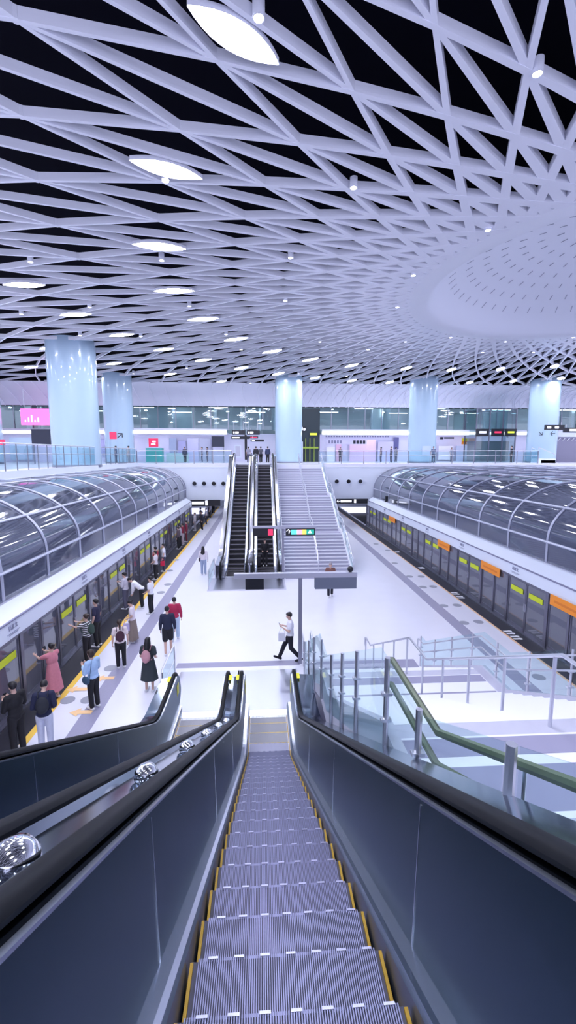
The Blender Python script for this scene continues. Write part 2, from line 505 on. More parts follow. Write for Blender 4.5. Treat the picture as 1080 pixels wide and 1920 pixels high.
def escalator(label, xc, ycomb, up, dark, outer_l, outer_r, seam_mat=None, knobs=None, glassy=False):
    """up=+1 climbs away from the viewer, -1 climbs back toward the viewer; outer_* are deck widths in local x"""
    t = thing('escalator', label, 'escalator', (xc, ycomb, 0), 0 if up > 0 else PI, 'escalators between the platform and the concourse')
    off = .12
    n = int((YTOP-.05)/.4)
    for i in range(n):
        y = off + i*.4
        o = link('step', STEP_D if dark else STEP_L, t); o.location = (0, y, pathz(y+.05))
    ys = ysamp(-.3, YTOP+.3)
    for sx in (-1, 1):
        # skirt
        b = MB()
        b.sweep([(sx*.527, y, pathz(y)) for y in ysamp(-.2, YTOP+.2)], [(-.012, -.25), (.012, -.25), (.012, .075), (-.012, .075)][::1])
        part('skirt', b, M_skirt, t)
        b = MB()
        b.sweep([(sx*.585, y, pathz(y)+.075) for y in ysamp(-.3, YTOP+.3)], [(-.050, -.012), (.050, -.012), (.050, .022), (-.02*sx, .016), (-.050, .006 if sx > 0 else .022)])
        part('skirt_trim', b, M_trim, t)
        # inner panel with rounded newel
        b = MB(); rows = []
        yy = [-.74, -.72, -.66, -.56, -.43] + [y for y in ys if y > -.31]
        for y in yy:
            if y < -.3:
                h = math.sqrt(max(0, .45**2 - (y+.3)**2)); lo, hi = .47-h, .47+h
            else: lo, hi = pathz(y)+.07, pathz(y)+.92
            rows.append([(sx*.630, y, lo), (sx*.645, y, hi)])
        for th in (0, .03):
            n0 = len(b.v)
            for lo, hi in rows: b.v += [(lo[0]+sx*th, lo[1], lo[2]), (hi[0]+sx*th, hi[1], hi[2])]
            for i in range(len(rows)-1): b.face((n0+2*i, n0+2*i+1, n0+2*i+3, n0+2*i+2))
        pan = part('inner_panel', b, M_deckf if glassy else M_panel, t, True)
        y = 2.08
        while y < Y2-.3 and not glassy:
            zz = pathz(y); sb = MB()
            sb.beam((sx*.628, y, zz+.10), (sx*.642, y, zz+.89), .005, .005, up=(0, 1, 0)); y += 2.45
            part('panel_seam', sb, M_trim, pan)
        b = MB(); b.sweep([(sx*.655, y, pathz(y)+.925) for y in ysamp(-.3, YTOP+.3)], [(-.012, -.008), (.012, -.008), (.012, .006), (-.012, .006)])
        part('panel_cap', b, M_trim, t)
        # handrail
        b = MB(); pts = []
        for i in range(7):
            a = -PI*.42 + (PI*.92)*i/6
            pts.append((sx*.735, -.3-.50*math.cos(a), .47+.52*math.sin(a)))
        pts += [(sx*.735, y, pathz(y)+.970) for y in ysamp(-.25, YTOP+.3)]
        k = len(pts); n0 = len(b.v); pr = [(-.042, -.022), (.042, -.022), (.050, -.002), (.040, .018), (.022, .026), (-.022, .026), (-.040, .018), (-.050, -.002)]
        for i, p in enumerate(pts):
            q0 = Vector(pts[max(0, i-1)]); q1 = Vector(pts[min(k-1, i+1)]); d = (q1-q0).normalized(); nn = Vector((0, -d.z, d.y))
            for a_, c_ in pr: b.v.append(tuple(Vector(p) + Vector((a_, 0, 0)) + nn*c_))
        for i in range(k-1):
            for j in range(8):
                a_ = n0+i*8; b.face((a_+j, a_+(j+1) % 8, a_+8+(j+1) % 8, a_+8+j))
        b.face([n0+j for j in range(8)]); b.face([n0+(k-1)*8+j for j in range(8)])
        part('handrail', b, M_rubber, t, True)
        # outer deck and cladding
        ow = outer_r if sx > 0 else outer_l
        b = MB()
        yd = ysamp(-.35, YTOP+.3)
        b.sweep([(sx*.67, y, pathz(y)+.90) for y in yd], [(0, 0), (0, .03), (sx*.115, .045), (sx*.14, .0), (sx*(ow-.67), -.03), (sx*(ow-.67), -.10), (0, -.10)])
        dk = part('outer_deck', b, M_deckf if dark else M_deck, t)
        b = MB(); x0, x1 = sorted((sx*(ow-.03), sx*ow)); yd = ysamp(-.35, YTOP+.3); n0 = len(b.v)
        for y in yd:
            zlo = -.02 if y < 4.2 else max(-.02, pathz(y)-1.3)
            if not dark or True: zlo = -.02 if y < 3.2 else pathz(y)-1.0 if dark else -.02
            for x in (x0, x1): b.v += [(x, y, min(zlo, pathz(y)+.8)), (x, y, pathz(y)+.86)]
        for i in range(len(yd)-1):
            a_ = n0+4*i
            b.face((a_, a_+1, a_+5, a_+4)); b.face((a_+2, a_+6, a_+7, a_+3)); b.face((a_+1, a_+3, a_+7, a_+5))
        b.face((n0, n0+2, n0+3, n0+1))
        part('side_cladding', b, M_plate, t)
        # warning sticker by the newel
        if not dark:
            b = MB(); xx = .60+.09*(sx*0)
            b.box(sx*.80-.07, sx*.80+.07, -.30, -.02, .945, .953); part('warning_sticker', b, M_ystick, t, label='yellow warning sticker')
            b = MB(); b.box(min(sx*.628, sx*.634), max(sx*.628, sx*.634), -.42, -.2, .42, .72); part('warning_sticker', b, M_ystick, t, label='yellow warning sticker')
        if knobs and knobs == sx:
            y = 2.52
            while y < Y2:
                kb = MB(); kb.lathe([(.05, -.02), (.06, .02), (.082, .06), (.080, .09), (.06, .125), (.03, .14), (0, .143)], (sx*(ow-.01), y, pathz(y)+.86), 18)
                part('deck_knob', kb, mat('chrome knob', (.92, .93, .97), .08, 1.), t, True, label='shiny round chrome knob'); y += 1.5
    b = MB(); b.box(-.54, .54, -.12, .16, -.06, .008)
    for i in range(30): b.box(-.5+i*.0335, -.485+i*.0335, .16, .26, -.01, .006)
    part('comb_plate', b, M_trim, t)
    b = MB(); b.box(-.95 if outer_l > .8 else -.8, .95 if outer_r > .8 else .8, -2.4, -.12, -.05, .012); part('floor_plate', b, M_plate, t)
    b = MB(); b.box(-.57, .57, YTOP-.1, YTOP+2., RISE-.05, RISE+.012); part('floor_plate', b, M_plate, t)
    b = MB()
    yb = ysamp(0, YTOP); n0 = 0
    for y in yb:
        zl = pathz(y)-.30; zb = max(-.05, pathz(y)-1.0) if dark else -.05
        b.v += [(-.56, y, zl), (.56, y, zl), (.56, y, min(zl-.01, zb)), (-.56, y, min(zl-.01, zb))]
    for i in range(len(yb)-1):
        for j in range(4): b.face((4*i+j, 4*i+(j+1) % 4, 4*i+4+(j+1) % 4, 4*i+4+j))
    part('truss', b, M_steeld, t)
    return t
escalator('grey steel escalator running down in the foreground, camera looking along its steps', .11, 11.33, -1, False, 1.20, .925, knobs=1)
escalator('grey steel escalator beside the foreground one, nearer the left platform', -1.74, 11.33, -1, False, .925, 1.08)
escalator('far escalator with black steps, left of the far pair', -1.66, 24.9, 1, True, 1.05, .905, glassy=True)
escalator('far escalator with black steps and a rider, right of the far pair beside the stairs', .15, 24.9, 1, True, .905, .98, glassy=True)

# ================================================================== STAIRS
FL = [(0, 3.6, 0, 1.8, 12), (4.7, 8.7, 1.8, 3.78, 13), (10.0, 14.65, 3.78, ZC, 15)]
def stair_line(y):
    if y < 0: return 0.
    for y0, y1, z0, z1, n in FL:
        if y < y0: return z0
        if y <= y1: return z0 + (z1-z0)*(y-y0)/(y1-y0)
    return ZC
def staircase(label, x0, x1, yb, up):
    """local x runs to the viewer's right whichever way the stair climbs"""
    t = thing('staircase', label, 'staircase', (x0, yb, 0)); w = x1-x0; sg = 1 if up > 0 else -1
    for y0, y1, z0, z1, n in FL:
        b = MB(); dy = (y1-y0)/n; dz = (z1-z0)/n
        for i in range(n):
            a, c = sorted((sg*(y0+i*dy), sg*(y0+(i+1)*dy)))
            z = z0+(i+1)*dz
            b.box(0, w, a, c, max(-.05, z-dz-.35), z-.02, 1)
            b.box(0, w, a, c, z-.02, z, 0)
            f0 = sg*(y0+i*dy); a, c = sorted((f0-sg*.02, f0+sg*.055))
            b.box(.02, w-.02, a, c, z-.03, z+.004, 2)
        part('flight', b, [M_stair, M_riser, M_nose], t)
    for y0, y1, z in ((3.6, 4.7, 1.8), (8.7, 10.0, 3.78), (14.65, 16.2, ZC)):
        b = MB(); a, c = sorted((sg*y0, sg*y1)); b.box(0, w, a, c, z-.3, z, 0)
        for q, wd in ((y0+.04, .3), (y1-(.80 if y1-y0 > 1.2 else .34), .76 if y1-y0 > 1.2 else .3)):
            a, c = sorted((sg*q, sg*(q+wd))); b.box(.02, w-.02, a, c, z, z+.005, 1)
        part('landing', b, [M_nose if up < 0 else M_stair, M_tread2], t)
    b = MB(); ysl = [0, 3.6, 4.7, 8.7, 10.0, 14.65, 15.6]
    for xx in (-.12, w):
        n0 = len(b.v)
        for y in ysl:
            for x in (xx, xx+.12): b.v += [(x, sg*y, max(-.05, stair_line(y)-.5)), (x, sg*y, stair_line(y)+.22)]
        for i in range(len(ysl)-1):
            a_ = n0+4*i
            for q in ((0, 1, 5, 4), (2, 6, 7, 3), (1, 3, 7, 5), (0, 4, 6, 2)): b.face([a_+k for k in q])
        b.face((n0, n0+2, n0+3, n0+1))
    part('stringer', b, M_nose if up > 0 else M_stair, t)
    b = MB(); a, c = sorted((sg*-.9, sg*-.3)); b.box(0, w, a, c, 0, .006); part('tactile_strip', b, M_tread2, t)
    return t
staircase('wide stone staircase in the right foreground with two landings', 1.45, 5.15, 13.3, -1)
staircase('wide stone staircase beside the far escalators', 1.28, 5.2, 25.2, 1)

def stair_rail(label, x, yb, up, ya, yz, post_step, glazed=False, bars=(.95,), post_r=.024, ph=.95, cap_mat=None, plist=None, lean=0., rail_dx=0., post_lo=0., loop=True, rr=.024):
    sg = 1 if up > 0 else -1
    t = thing('stair_railing', label, 'railing', (x, yb, 0))
    ks = [y for y in (0, 3.6, 4.7, 8.7, 10.0, 14.65) if ya < y < yz]
    ys = [ya] + ks + [yz]
    for bz in bars:
        b = MB(); pts = [(rail_dx, sg*y, stair_line(y)+bz) for y in ys]
        if loop and bz == max(bars):
            pts = [(rail_dx, sg*(ya+.02), stair_line(ya)+bz-.32), (rail_dx, sg*(ya-.10), stair_line(ya)+bz-.28), (rail_dx, sg*(ya-.10), stair_line(ya)+bz-.04)] + pts
        b.tube(pts, rr, 8); part('handrail', b, cap_mat or M_steel, t, True)
    y = ya
    posts = []
    while y <= yz: posts.append(y); y += post_step
    if plist: posts = plist
    for y in posts:
        b = MB(); z = stair_line(y); b.tube([(0, sg*y, z-post_lo), (0, sg*y, z+ph)], post_r, 8)
        for q in ((.35, .62) if glazed else ()):
            b.box(-.055, .055, sg*y-.03, sg*y+.03, z+q*ph, z+q*ph+.03)
        part('post', b, M_steel, t, True)
    if glazed:
        for y0, y1 in zip(posts, posts[1:]):
            b = MB(); seq = [y0+.06] + [k for k in ks if y0+.06 < k < y1-.06] + [y1-.06]
            for p, q in zip(seq, seq[1:]):
                n0 = len(b.v)
                for dx in (-.006, .006):
                    b.v += [(dx, sg*p, stair_line(p)+.06-post_lo*.6), (dx, sg*q, stair_line(q)+.06-post_lo*.6), (dx, sg*q, stair_line(q)+ph+.0), (dx, sg*p, stair_line(p)+ph+.0)]
                b.face((n0, n0+1, n0+2, n0+3)); b.face((n0+4, n0+7, n0+6, n0+5))
                b.face((n0+3, n0+2, n0+6, n0+7))
            part('glass_pane', b, M_gclear, t)
    return t
stair_rail('glass balustrade with steel posts between the foreground escalator and staircase', 1.30, 13.3, -1, -.3, 13.4, 1.17, True, (), .03, 1.10, post_lo=.32, plist=[-.1, 1.2, 2.5, 3.9, 5.3, 6.4, 7.5, 8.95, 9.9, 11.22, 12.5, 13.8])
stair_rail('olive double handrail on the left side of the foreground staircase', 1.43, 13.3, -1, 8.55, 14.2, 2.6, False, (.95, .66), .012, .93, M_gly, rr=.034, loop=False)
stair_rail('steel handrail down the middle of the foreground staircase', 3.40, 13.3, -1, -.6, 13.2, 1.02, False, (.95,), .022, .95)
stair_rail('glazed steel railing on the open right side of the foreground staircase', 5.2, 13.3, -1, -.4, 12.2, 1.15, True, (.95, .68), .02, 1.05, rail_dx=-.07, rr=.018)
stair_rail('steel railing between the far escalators and the far staircase', 1.22, 25.2, 1, -.2, 15, 1.5, True, (1.0,), .025, 1.0)
stair_rail('steel handrail down the middle of the far staircase', 3.25, 25.2, 1, 0, 15, 1.5, False, (.95, .6), .022, .95)
stair_rail('steel railing on the open right side of the far staircase', 5.27, 25.2, 1, -.2, 15, 1.2, True, (1.0, .7), .025, 1.0)

def barrier(label, x, y0, y1, h=1.0):
    t = thing('guard_rail', label, 'railing', (x, y0, 0))
    b = MB(); L = y1-y0
    b.tube([(0, 0, 0), (0, 0, h-.06), (0, .06, h), (0, L-.06, h), (0, L, h-.06), (0, L, 0)], .025, 8); part('hoop', b, M_steel, t, True)
    b = MB(); b.tube([(0, 0, h*.5), (0, L, h*.5)], .018, 8); part('mid_bar', b, M_steel, t, True)
    b = MB(); b.box(-.006, .006, .05, L-.05, .12, h-.08); part('glass_pane', b, M_gclear, t)
barrier('steel hoop guard rail by the left foreground escalator foot', -2.85, 11.9, 13.6)
barrier('steel hoop guard rail left of the far escalator foot', -2.85, 22.6, 25.4)
barrier('short steel guard rail beside the sign post at the staircase foot', 1.32, 13.9, 14.6, .95)
barrier('second short steel guard rail at the staircase foot', 1.62, 13.75, 14.6, .95)

# ================================================================== TRACK VAULTS
def vault(label, sx, xbase, xend, y0, y1, first):
    t = thing('glass_vault', label, 'glass roof', (xbase, y0, 0))
    D, zb, zs, ht = 3.2, 2.85, 3.75, 2.05
    prof = [(0, zb), (0, zs)]
    for i in range(1, 11):
        a = i/10*PI/2; prof.append((D*(1-math.cos(a)), zs+ht*math.sin(a)))
    span = abs(xend-xbase)
    if span > D+.2:
        n = max(1, int((span-D)/2.5))
        for i in range(1, n+1): prof.append((D+(span-D)*i/n, zs+ht+.03*min(i, 3)))
    L = y1-y0
    b = MB(); n0 = 0; k = len(prof)
    for yy in (0, L):
        for d, z in prof: b.v.append((sx*d, yy, z))
    for i in range(k-1): b.face((i, i+1, k+i+1, k+i))
    me = b.mesh('glass_skin', M_gtube); smooth(me, 60); link('glass_skin', me, t)
    # ribs
    ribs = []
    y = first
    while y < y1-.3:
        if y > y0: ribs.append(y-y0)
        y += 2.68
    ribs.append(L)
    for yy in ribs:
        b = MB(); b.tube([(sx*(d-.02), yy, z+.02) for d, z in prof], .045, 6); part('rib', b, M_rib, t, True)
    lv = [(0, zs-.1), (prof[5][0], prof[5][1])]
    if True:
        for d, z in lv:
            b = MB(); b.tube([(sx*(d-.03), 0, z+.02), (sx*(d-.03), L, z+.02)], .05, 6); part('purlin', b, M_rib, t, True)
    for i in range(11, k, 1):
        b = MB(); b.tube([(sx*prof[i][0], 0, prof[i][1]+.02), (sx*prof[i][0], L, prof[i][1]+.02)], .04, 6); part('purlin', b, M_rib, t, True)
    b = MB(); x0, x1 = sorted((sx*-.12, sx*.1)); b.box(x0, x1, 0, L, zb-.12, zb+.06); part('sill', b, M_steel, t)
vault('curved glass vault with steel ribs over the left track', -1, -7.35, XEL+.25, 1.0, YF-.2, 4.48)
vault('curved glass vault with steel ribs over the right track', 1, 10.9, XER, 1.0, YF-.2, 5.35)

# ================================================================== PLATFORM SCREEN DOORS
def fascia(label, sx, xd):
    b = MB(); pr = [(0, 2.08), (-sx*.0+sx*.03, 2.55), (sx*.05, 2.57), (sx*.48, 2.86), (sx*.62, 2.86), (sx*.62, 2.08)]
    n0 = len(b.v)
    t = thing('fascia', label, 'fascia', (xd, 1.0, 0)); L = YF-.6-1.0
    b.sweep([(0, 0, 0), (0, L, 0)], pr); part('panel', b, M_white, t)
    b = MB(); x0, x1 = sorted((-sx*.012, sx*.06)); b.box(x0+sx*.012, x1+sx*.012, 0, L, 2.535, 2.575); part('groove', b, M_groove, t)
    b = MB(); x0, x1 = sorted((-sx*.01, sx*.05)); b.box(x0, x1, 0, L, 2.03, 2.09); part('lower_edge', b, M_psd, t)
    # station name lettering and a thin route line on the face
    y = 10.88 if sx < 0 else 11.1
    while y < 40:
        b = MB(); up = Vector((sx*.03, 0, .47)).normalized()
        o = Vector((-sx*.012 + sx*.019, y, 2.38)); rt = Vector((0, -sx*-1., 0)) if sx > 0 else Vector((0, 1, 0))
        rt = Vector((0, 1, 0)) if sx < 0 else Vector((0, -1, 0))
        text_mb('岗厦北', .15, b, (o, rt, up))
        part('station_name', b, mat('name lettering', (.28, .29, .42), .5), t, label='small grey station name in Chinese characters')
        b = MB(); b.box(-sx*.012+sx*.012-.006, -sx*.012+sx*.012+.006, y-.3, y+.3, 2.235, 2.25)
        b.box(-sx*.012+sx*.012-.006, -sx*.012+sx*.012+.006, y-.22, y+.22, 2.195, 2.205)
        part('route_line', b, mat('name lettering', (.28, .29, .42), .5), t)
        y += 4.84
    return t
fascia('long white fascia above the left platform doors', -1, XL)
fascia('long white fascia above the right platform doors', 1, XR)
def psd_module():
    """one 5 m bay centred on its sliding pair; local x points to the track"""
    t = thing('platform_door', '', 'platform door')
    b = MB()
    b.box(-.03, .16, -1.38, -1.24, 0, 2.08); b.box(-.02, .16, 1.24, 1.32, 0, 2.08)
    b.box(-.02, .16, 2.34, 2.42, 0, 2.08)
    part('post', b, M_psd, t)
    b = MB(); b.box(-.10, .18, -2.42, 2.42, 0, .05); part('threshold', b, M_steeld, t)
    for y0, y1, sl in ((-1.22, -.01, 1), (.01, 1.22, 1), (-2.41, -1.39, 0), (1.33, 2.33, 0)):
        b = MB(); fw = .05
        b.box(0, .05, y0, y1, .05, .05+.12); b.box(0, .05, y0, y1, 2.0, 2.06)
        b.box(0, .05, y0, y0+fw, .05, 2.06); b.box(0, .05, y1-fw, y1, .05, 2.06)
        nm = 'sliding_door' if sl else 'fixed_panel'
        fr = part(nm, b, M_psd, t)
        b = MB(); b.box(.02, .03, y0+fw, y1-fw, .17, 2.0); part('pane', b, M_gpsd, fr)
        if sl:
            b = MB(); m_ = (y0+y1)/2; b.box(-.006, .0, m_-.42, m_+.42, 1.52, 1.72); part('sticker', b, M_lime, fr, label='lime green sticker')
            b = MB(); ye = y1-.03 if y0 < 0 else y0+.03
            b.box(-.03, .0, ye-.012, ye+.012, .9, 1.2); part('handle', b, M_steel, fr)
    return t
proto = psd_module()
ord_ = ['nearest', 'second nearest', 'third nearest', 'fourth nearest', 'fifth nearest', 'sixth nearest', 'seventh nearest', 'eighth nearest', 'farthest']
first = True
for side, xd, y0, rz in (('left', XL, 6.01, PI), ('right', XR, 6.42, 0)):
    i = 0; y = y0
    ok = []
    while y < 40.5:
        ok.append(y); y += 4.84
    for i, y in enumerate(ok):
        o = proto if first else copy_tree(proto); first = False
        o.location = (xd, y, 0); o.rotation_euler = (0, 0, rz)
        w = ord_[i] if i < len(ok)-1 else 'farthest'
        tag(o, 'grey glass platform door bay along the %s track, %s of its row' % (side, w), 'platform door', 'platform doors along the %s track' % side)
banner_n = 0
for i, y in enumerate([13.75, 18.75, 23.9, 33.9]):
    b = MB(); b.box(XR-.075, XR-.045, y-.8, y+.82, 1.74, 2.12)
    t = thing('hanging_banner', 'orange banner on the right platform doors, %s' % ['nearest to the camera', 'second from the camera', 'third from the camera', 'farthest one'][i], 'banner', (0, 0, 0), 0, 'orange banners on the right doors')
    part('sheet', b, M_orange, t)
    b = MB(); b.box(XR-.081, XR-.076, y-.6, y+.6, 1.88, 1.96); part('print_line', b, mat('banner print', (.75, .2, .01), .5), t)

# ------------------------------------------------ floor marks
def decal(name, x0, x1, y0, y1, m, label, cat, z=.006):
    b = MB(); b.box(x0, x1, y0, y1, 0.0, z); return single(name, b, m, label, cat)
decal('floor_strip', -4.95, -4.45, -2, 60, M_strip, 'grey stone strip along the left side of the platform floor', 'floor strip')
decal('floor_strip', 7.75, 8.25, -2, 60, M_strip, 'grey stone strip along the right side of the platform floor', 'floor strip')
decal('edge_band', XL+.1, -5.95, -2, 60, M_black, 'black floor band in front of the left platform doors', 'floor band')
decal('edge_band', 9.5, XR-.1, -2, 60, M_black, 'black floor band in front of the right platform doors', 'floor band')
decal('yellow_line', -5.95, -5.78, -2, 60, M_yellowline, 'yellow safety line along the left platform edge', 'safety line', .008)
decal('yellow_line', 9.42, 9.5, -2, 60, mat('pale orange line', (.85, .55, .35), .5), 'thin orange safety line along the right platform edge', 'safety line', .008)
decal('tactile_strip', -2.9, 1.2, 14.0, 14.35, M_tread2, 'grey tactile strip in front of the foreground escalators', 'tactile strip')
decal('landing_slab', -2.9, 1.2, 22.3, 24.7, mat('landing slab', (.55, .55, .68), .35), 'grey slab in front of the far escalators', 'floor slab')
M_dot = mat('grey floor sticker', (.35, .36, .44), .5); M_odot = mat('orange floor sticker', (.95, .62, .32), .5); M_wdot = mat('white floor sticker', (.9, .9, .95), .5)
def footprint(x, y, rz, m, label, grp):
    b = MB()
    for dx in (-.11, .11):
        b.lathe([(.0, .012), (.085, .012), (.085, .0)], (dx, .1, 0), 12)
        b.box(dx-.06, dx+.06, -.16, .06, 0, .0115)
    o = single('floor_sticker', b, m, label, 'floor sticker', grp, loc=(x, y, 0)); o.rotation_euler = (0, 0, rz)
def disc(x, y, m, label, grp):
    b = MB(); b.lathe([(0, .012), (.2, .012), (.2, 0)], n=20)
    single('floor_sticker', b, m, label, 'floor sticker', grp, loc=(x, y, 0))
def arrow(x, y, rz, m, label, grp):
    b = MB(); n0 = len(b.v)
    pts = [(-.09, -.3), (.09, -.3), (.09, .05), (.2, .05), (0, .32), (-.2, .05), (-.09, .05)]
    b.v += [(p[0], p[1], .012) for p in pts]; b.face(range(7))
    o = single('floor_sticker', b, m, label, 'floor sticker', grp, loc=(x, y, 0)); o.rotation_euler = (0, 0, rz)
for u, v in ((127,1313),(165,1312),(207,1253),(302,1111),(315,1096),(318,1070),(330,1050)):
    p = at(u, v, 2, 0); disc(p.x, p.y, M_dot, 'round grey sticker on the floor near the left doors', 'grey floor stickers on the left')
for u, v in ((145,1293),(152,1336),(196,1272)):
    p = at(u, v, 2, 0); arrow(p.x, p.y, PI/2, M_odot, 'orange arrow sticker on the floor near the left doors', 'orange arrow stickers on the left')
for u, v in ((727,1032),(740,1056),(768,1081),(790,1081),(793,1101),(812,1100),(832,1136),(857,1135),(870,1168),(897,1166),(1010,1270),(705,1020)):
    p = at(u, v, 2, 0); disc(p.x, p.y, M_dot, 'round grey sticker on the floor near the right doors', 'grey floor stickers on the right')
for u, v in ((745,1035),(790,1065),(852,1113),(861,1120),(953,1186),(967,1196)):
    p = at(u, v, 2, 0); footprint(min(max(p.x, 9.7), 9.95), p.y, -PI/2, M_wdot, 'white footprint sticker on the black band by the right doors', 'white footprints on the right')

# ================================================================== CONCOURSE RAILINGS
def glass_rail(label, pts, step, h=1.25):
    t = thing('glass_railing', label, 'railing', (0, 0, 0))
    P = [Vector(p) for p in pts]
    b = MB(); b.tube([p+Vector((0, 0, h)) for p in P], .032, 8); part('top_rail', b, M_steel, t, True)
    b = MB(); b.tube([p+Vector((0, 0, .62*h)) for p in P], .016, 6); part('mid_rail', b, M_steel, t, True)
    for p, q in zip(P, P[1:]):
        n = max(1, round((q-p).length/step)); d = (q-p)/n; rt = d.normalized(); nr = Vector((-rt.y, rt.x, 0))
        for i in range(n+1):
            c = p + d*i
            b = MB(); b.beam(c, c+Vector((0, 0, h-.02)), .06, .03, up=nr); part('post', b, M_steeld, t)
        for i in range(n):
            a_ = p+d*i+rt*.05; c = p+d*(i+1)-rt*.05
            b = MB(); b.beam((a_+c)/2+Vector((0, 0, .08)), (a_+c)/2+Vector((0, 0, h-.1)), (c-a_).length, .012, up=nr)
            part('glass_pane', b, M_gconc, t)
glass_rail('glass railing along the left gallery edge beside the thick column', [(XEL+.08, 10, ZC+.12), (XEL+.08, YF+.1, ZC+.12)], 1.05, 1.3)
glass_rail('glass railing on the far edge left of the far escalators', [(XEL+.1, YF+.15, ZC), (-2.95, YF+.15, ZC)], 1.8)
glass_rail('glass railing on the far edge right of the far staircase', [(5.5, YF+.15, ZC), (XER, YF+.15, ZC)], 2.2)
glass_rail('glass railing going back from the right end of the far edge', [(XER, YF+.3, ZC), (XER+.9, 47.2, ZC)], 2.0)
# four and three round nozzles in the far wall
for n_, us, v in ((4, (365, 383, 401, 419), 906), (3, (631, 653, 675), 902)):
    for u in us:
        p = at(u, v, 1, YF)
        t = thing('air_nozzle', 'round white air nozzle with dark mouth in the far wall, %s side' % ('left' if n_ == 4 else 'right'), 'air nozzle', (p.x, YF-.045, p.z), 0, 'air nozzles %s of the far stairs' % ('left' if n_ == 4 else 'right'))
        b = MB(); b.tube([(0, .0, 0), (0, -.14, -.02)], [.27, .25], 18); part('collar', b, M_white, t, True)
        b = MB(); b.tube([(0, -.13, -.03), (0, -.155, -.035)], [.2, .19], 18); part('mouth', b, M_signk, t, True)

# ================================================================== SIGN POSTS
def sign_post(label, x, y, htop, arms, signs, r=.06):
    t = thing('sign_post', label, 'sign post', (x, y, 0))
    b = MB(); b.box(-r, r, -r, r, 0, htop-.08); part('pole', b, M_steeld if False else mat('post grey', (.30, .30, .38), .35, .6), t)
    b = MB(); b.box(arms[0]-x, arms[1]-x, -.09, .09, htop-.1, htop+.06); part('beam', b, mat('beam grey', (.50, .50, .60), .35, .5), t)
    for x0, x1, z0, z1, m, nm, items in signs:
        b = MB(); b.box(x0-x, x1-x, -.11, .11, z0, z1); s_ = part(nm, b, m, t)
        for kind, ax0, ax1, az0, az1, mm in items:
            c = MB()
            if kind == 'box': c.box(ax0-x, ax1-x, -.122, -.111, az0, az1)
            else: text_mb(kind, az1-az0, c, (((ax0+ax1)/2-x, -.118, (az0+az1)/2), (1, 0, 0), (0, 0, 1)))
            part('sign_mark', c, mm, s_)
sign_post('near T shaped sign post with a blank grey board at the staircase foot', 1.22, 14.15, 3.08, (-.95, 3.10),
          [(1.70, 3.08, 2.60, 2.98, M_signg, 'sign_board', []), (-.58, .02, 2.62, 2.98, M_signk, 'display', [])])
G_ = mat('sign green', (.02, .42, .30), .4, emit=(.02, .5, .35), strength=.35)
sign_post('farther T shaped sign post with black and coloured boards before the far stairs', 1.12, 24.4, 2.98, (-.6, 3.0),
          [(-.55, .62, 2.48, 2.93, M_signk, 'sign_board', [('box', .28, .56, 2.53, 2.88, M_red)]),
           (1.28, 2.92, 2.50, 2.90, M_signk, 'sign_board', [('↑', 1.3, 1.55, 2.52, 2.9, M_wtext), ('box', 1.58, 1.9, 2.56, 2.84, emis('sign cyan', (.1, .6, .6), 1.)), ('box', 1.9, 2.2, 2.56, 2.84, emis('sign pink', (.85, .35, .5), 1.)), ('box', 2.2, 2.42, 2.56, 2.84, emis('sign yellow', (.9, .7, .1), 1.)), ('box', 2.42, 2.86, 2.56, 2.84, G_), ('▲', 2.5, 2.75, 2.58, 2.84, M_wtext)])])
# little dome camera on the near beam
b = MB(); b.ell((0, 0, .10), (.10, .10, .10)); b.lathe([(.05, 0), (.05, .06), (0, .06)], n=12)
single('dome_camera', b, M_signk, 'small black dome camera on the right end of the near sign beam', 'camera', sm=True, loc=(2.88, 14.15, 3.135))

def hanging_sign(label, x0, x1, y, z0, z1, items, drop=.5, m=None, group=None):
    t = thing('hanging_sign', label, 'sign', ((x0+x1)/2, y, z0), 0, group); w = (x1-x0)/2; h = z1-z0
    b = MB(); b.box(-w, w, -.08, .08, 0, h); part('sign_box', b, m or M_signk, t)
    b = MB()
    for sx in (-.7, .7): b.tube([(sx*w, 0, h), (sx*w, 0, h+drop)], .02, 6)
    part('hanger', b, M_steel, t)
    for kind, a0, a1, mm in items:
        c = MB()
        if kind == 'bar': c.box(-w+2*w*a0, -w+2*w*a1, -.092, -.081, h*.3, h*.7)
        elif kind == 'blk': c.box(-w+2*w*a0, -w+2*w*a1, -.092, -.081, h*.12, h*.88)
        else: text_mb(kind, h*.95, c, ((-w+w*(a0+a1), -.088, h*.5), (1, 0, 0), (0, 0, 1)))
        part('sign_mark', c, mm, t)
def hsign_px(label, u0, u1, v0, v1, y, items, drop=.5, m=None, group=None):
    a_ = at(u0, v1, 1, y); c = at(u1, v0, 1, y)
    hanging_sign(label, a_.x, c.x, y, a_.z, c.z, items, drop, m, group)
hsign_px('black hanging sign with white marks over the far left platform end', 357, 413, 937, 949, 42.6, [('bar', .06, .45, M_wtext), ('blk', .5, .58, M_wtext)], .02)
hsign_px('black hanging sign with white marks over the far right platform end', 630, 690, 935, 944, 42.6, [('←', .02, .12, M_wtext), ('bar', .14, .48, M_wtext), ('blk', .56, .62, M_wtext)], .02)
hsign_px('black box sign inside the far end of the right glass vault', 722, 772, 930, 948, 38, [('bar', .1, .3, M_wtext), ('bar', .5, .9, M_wtext)], .6)

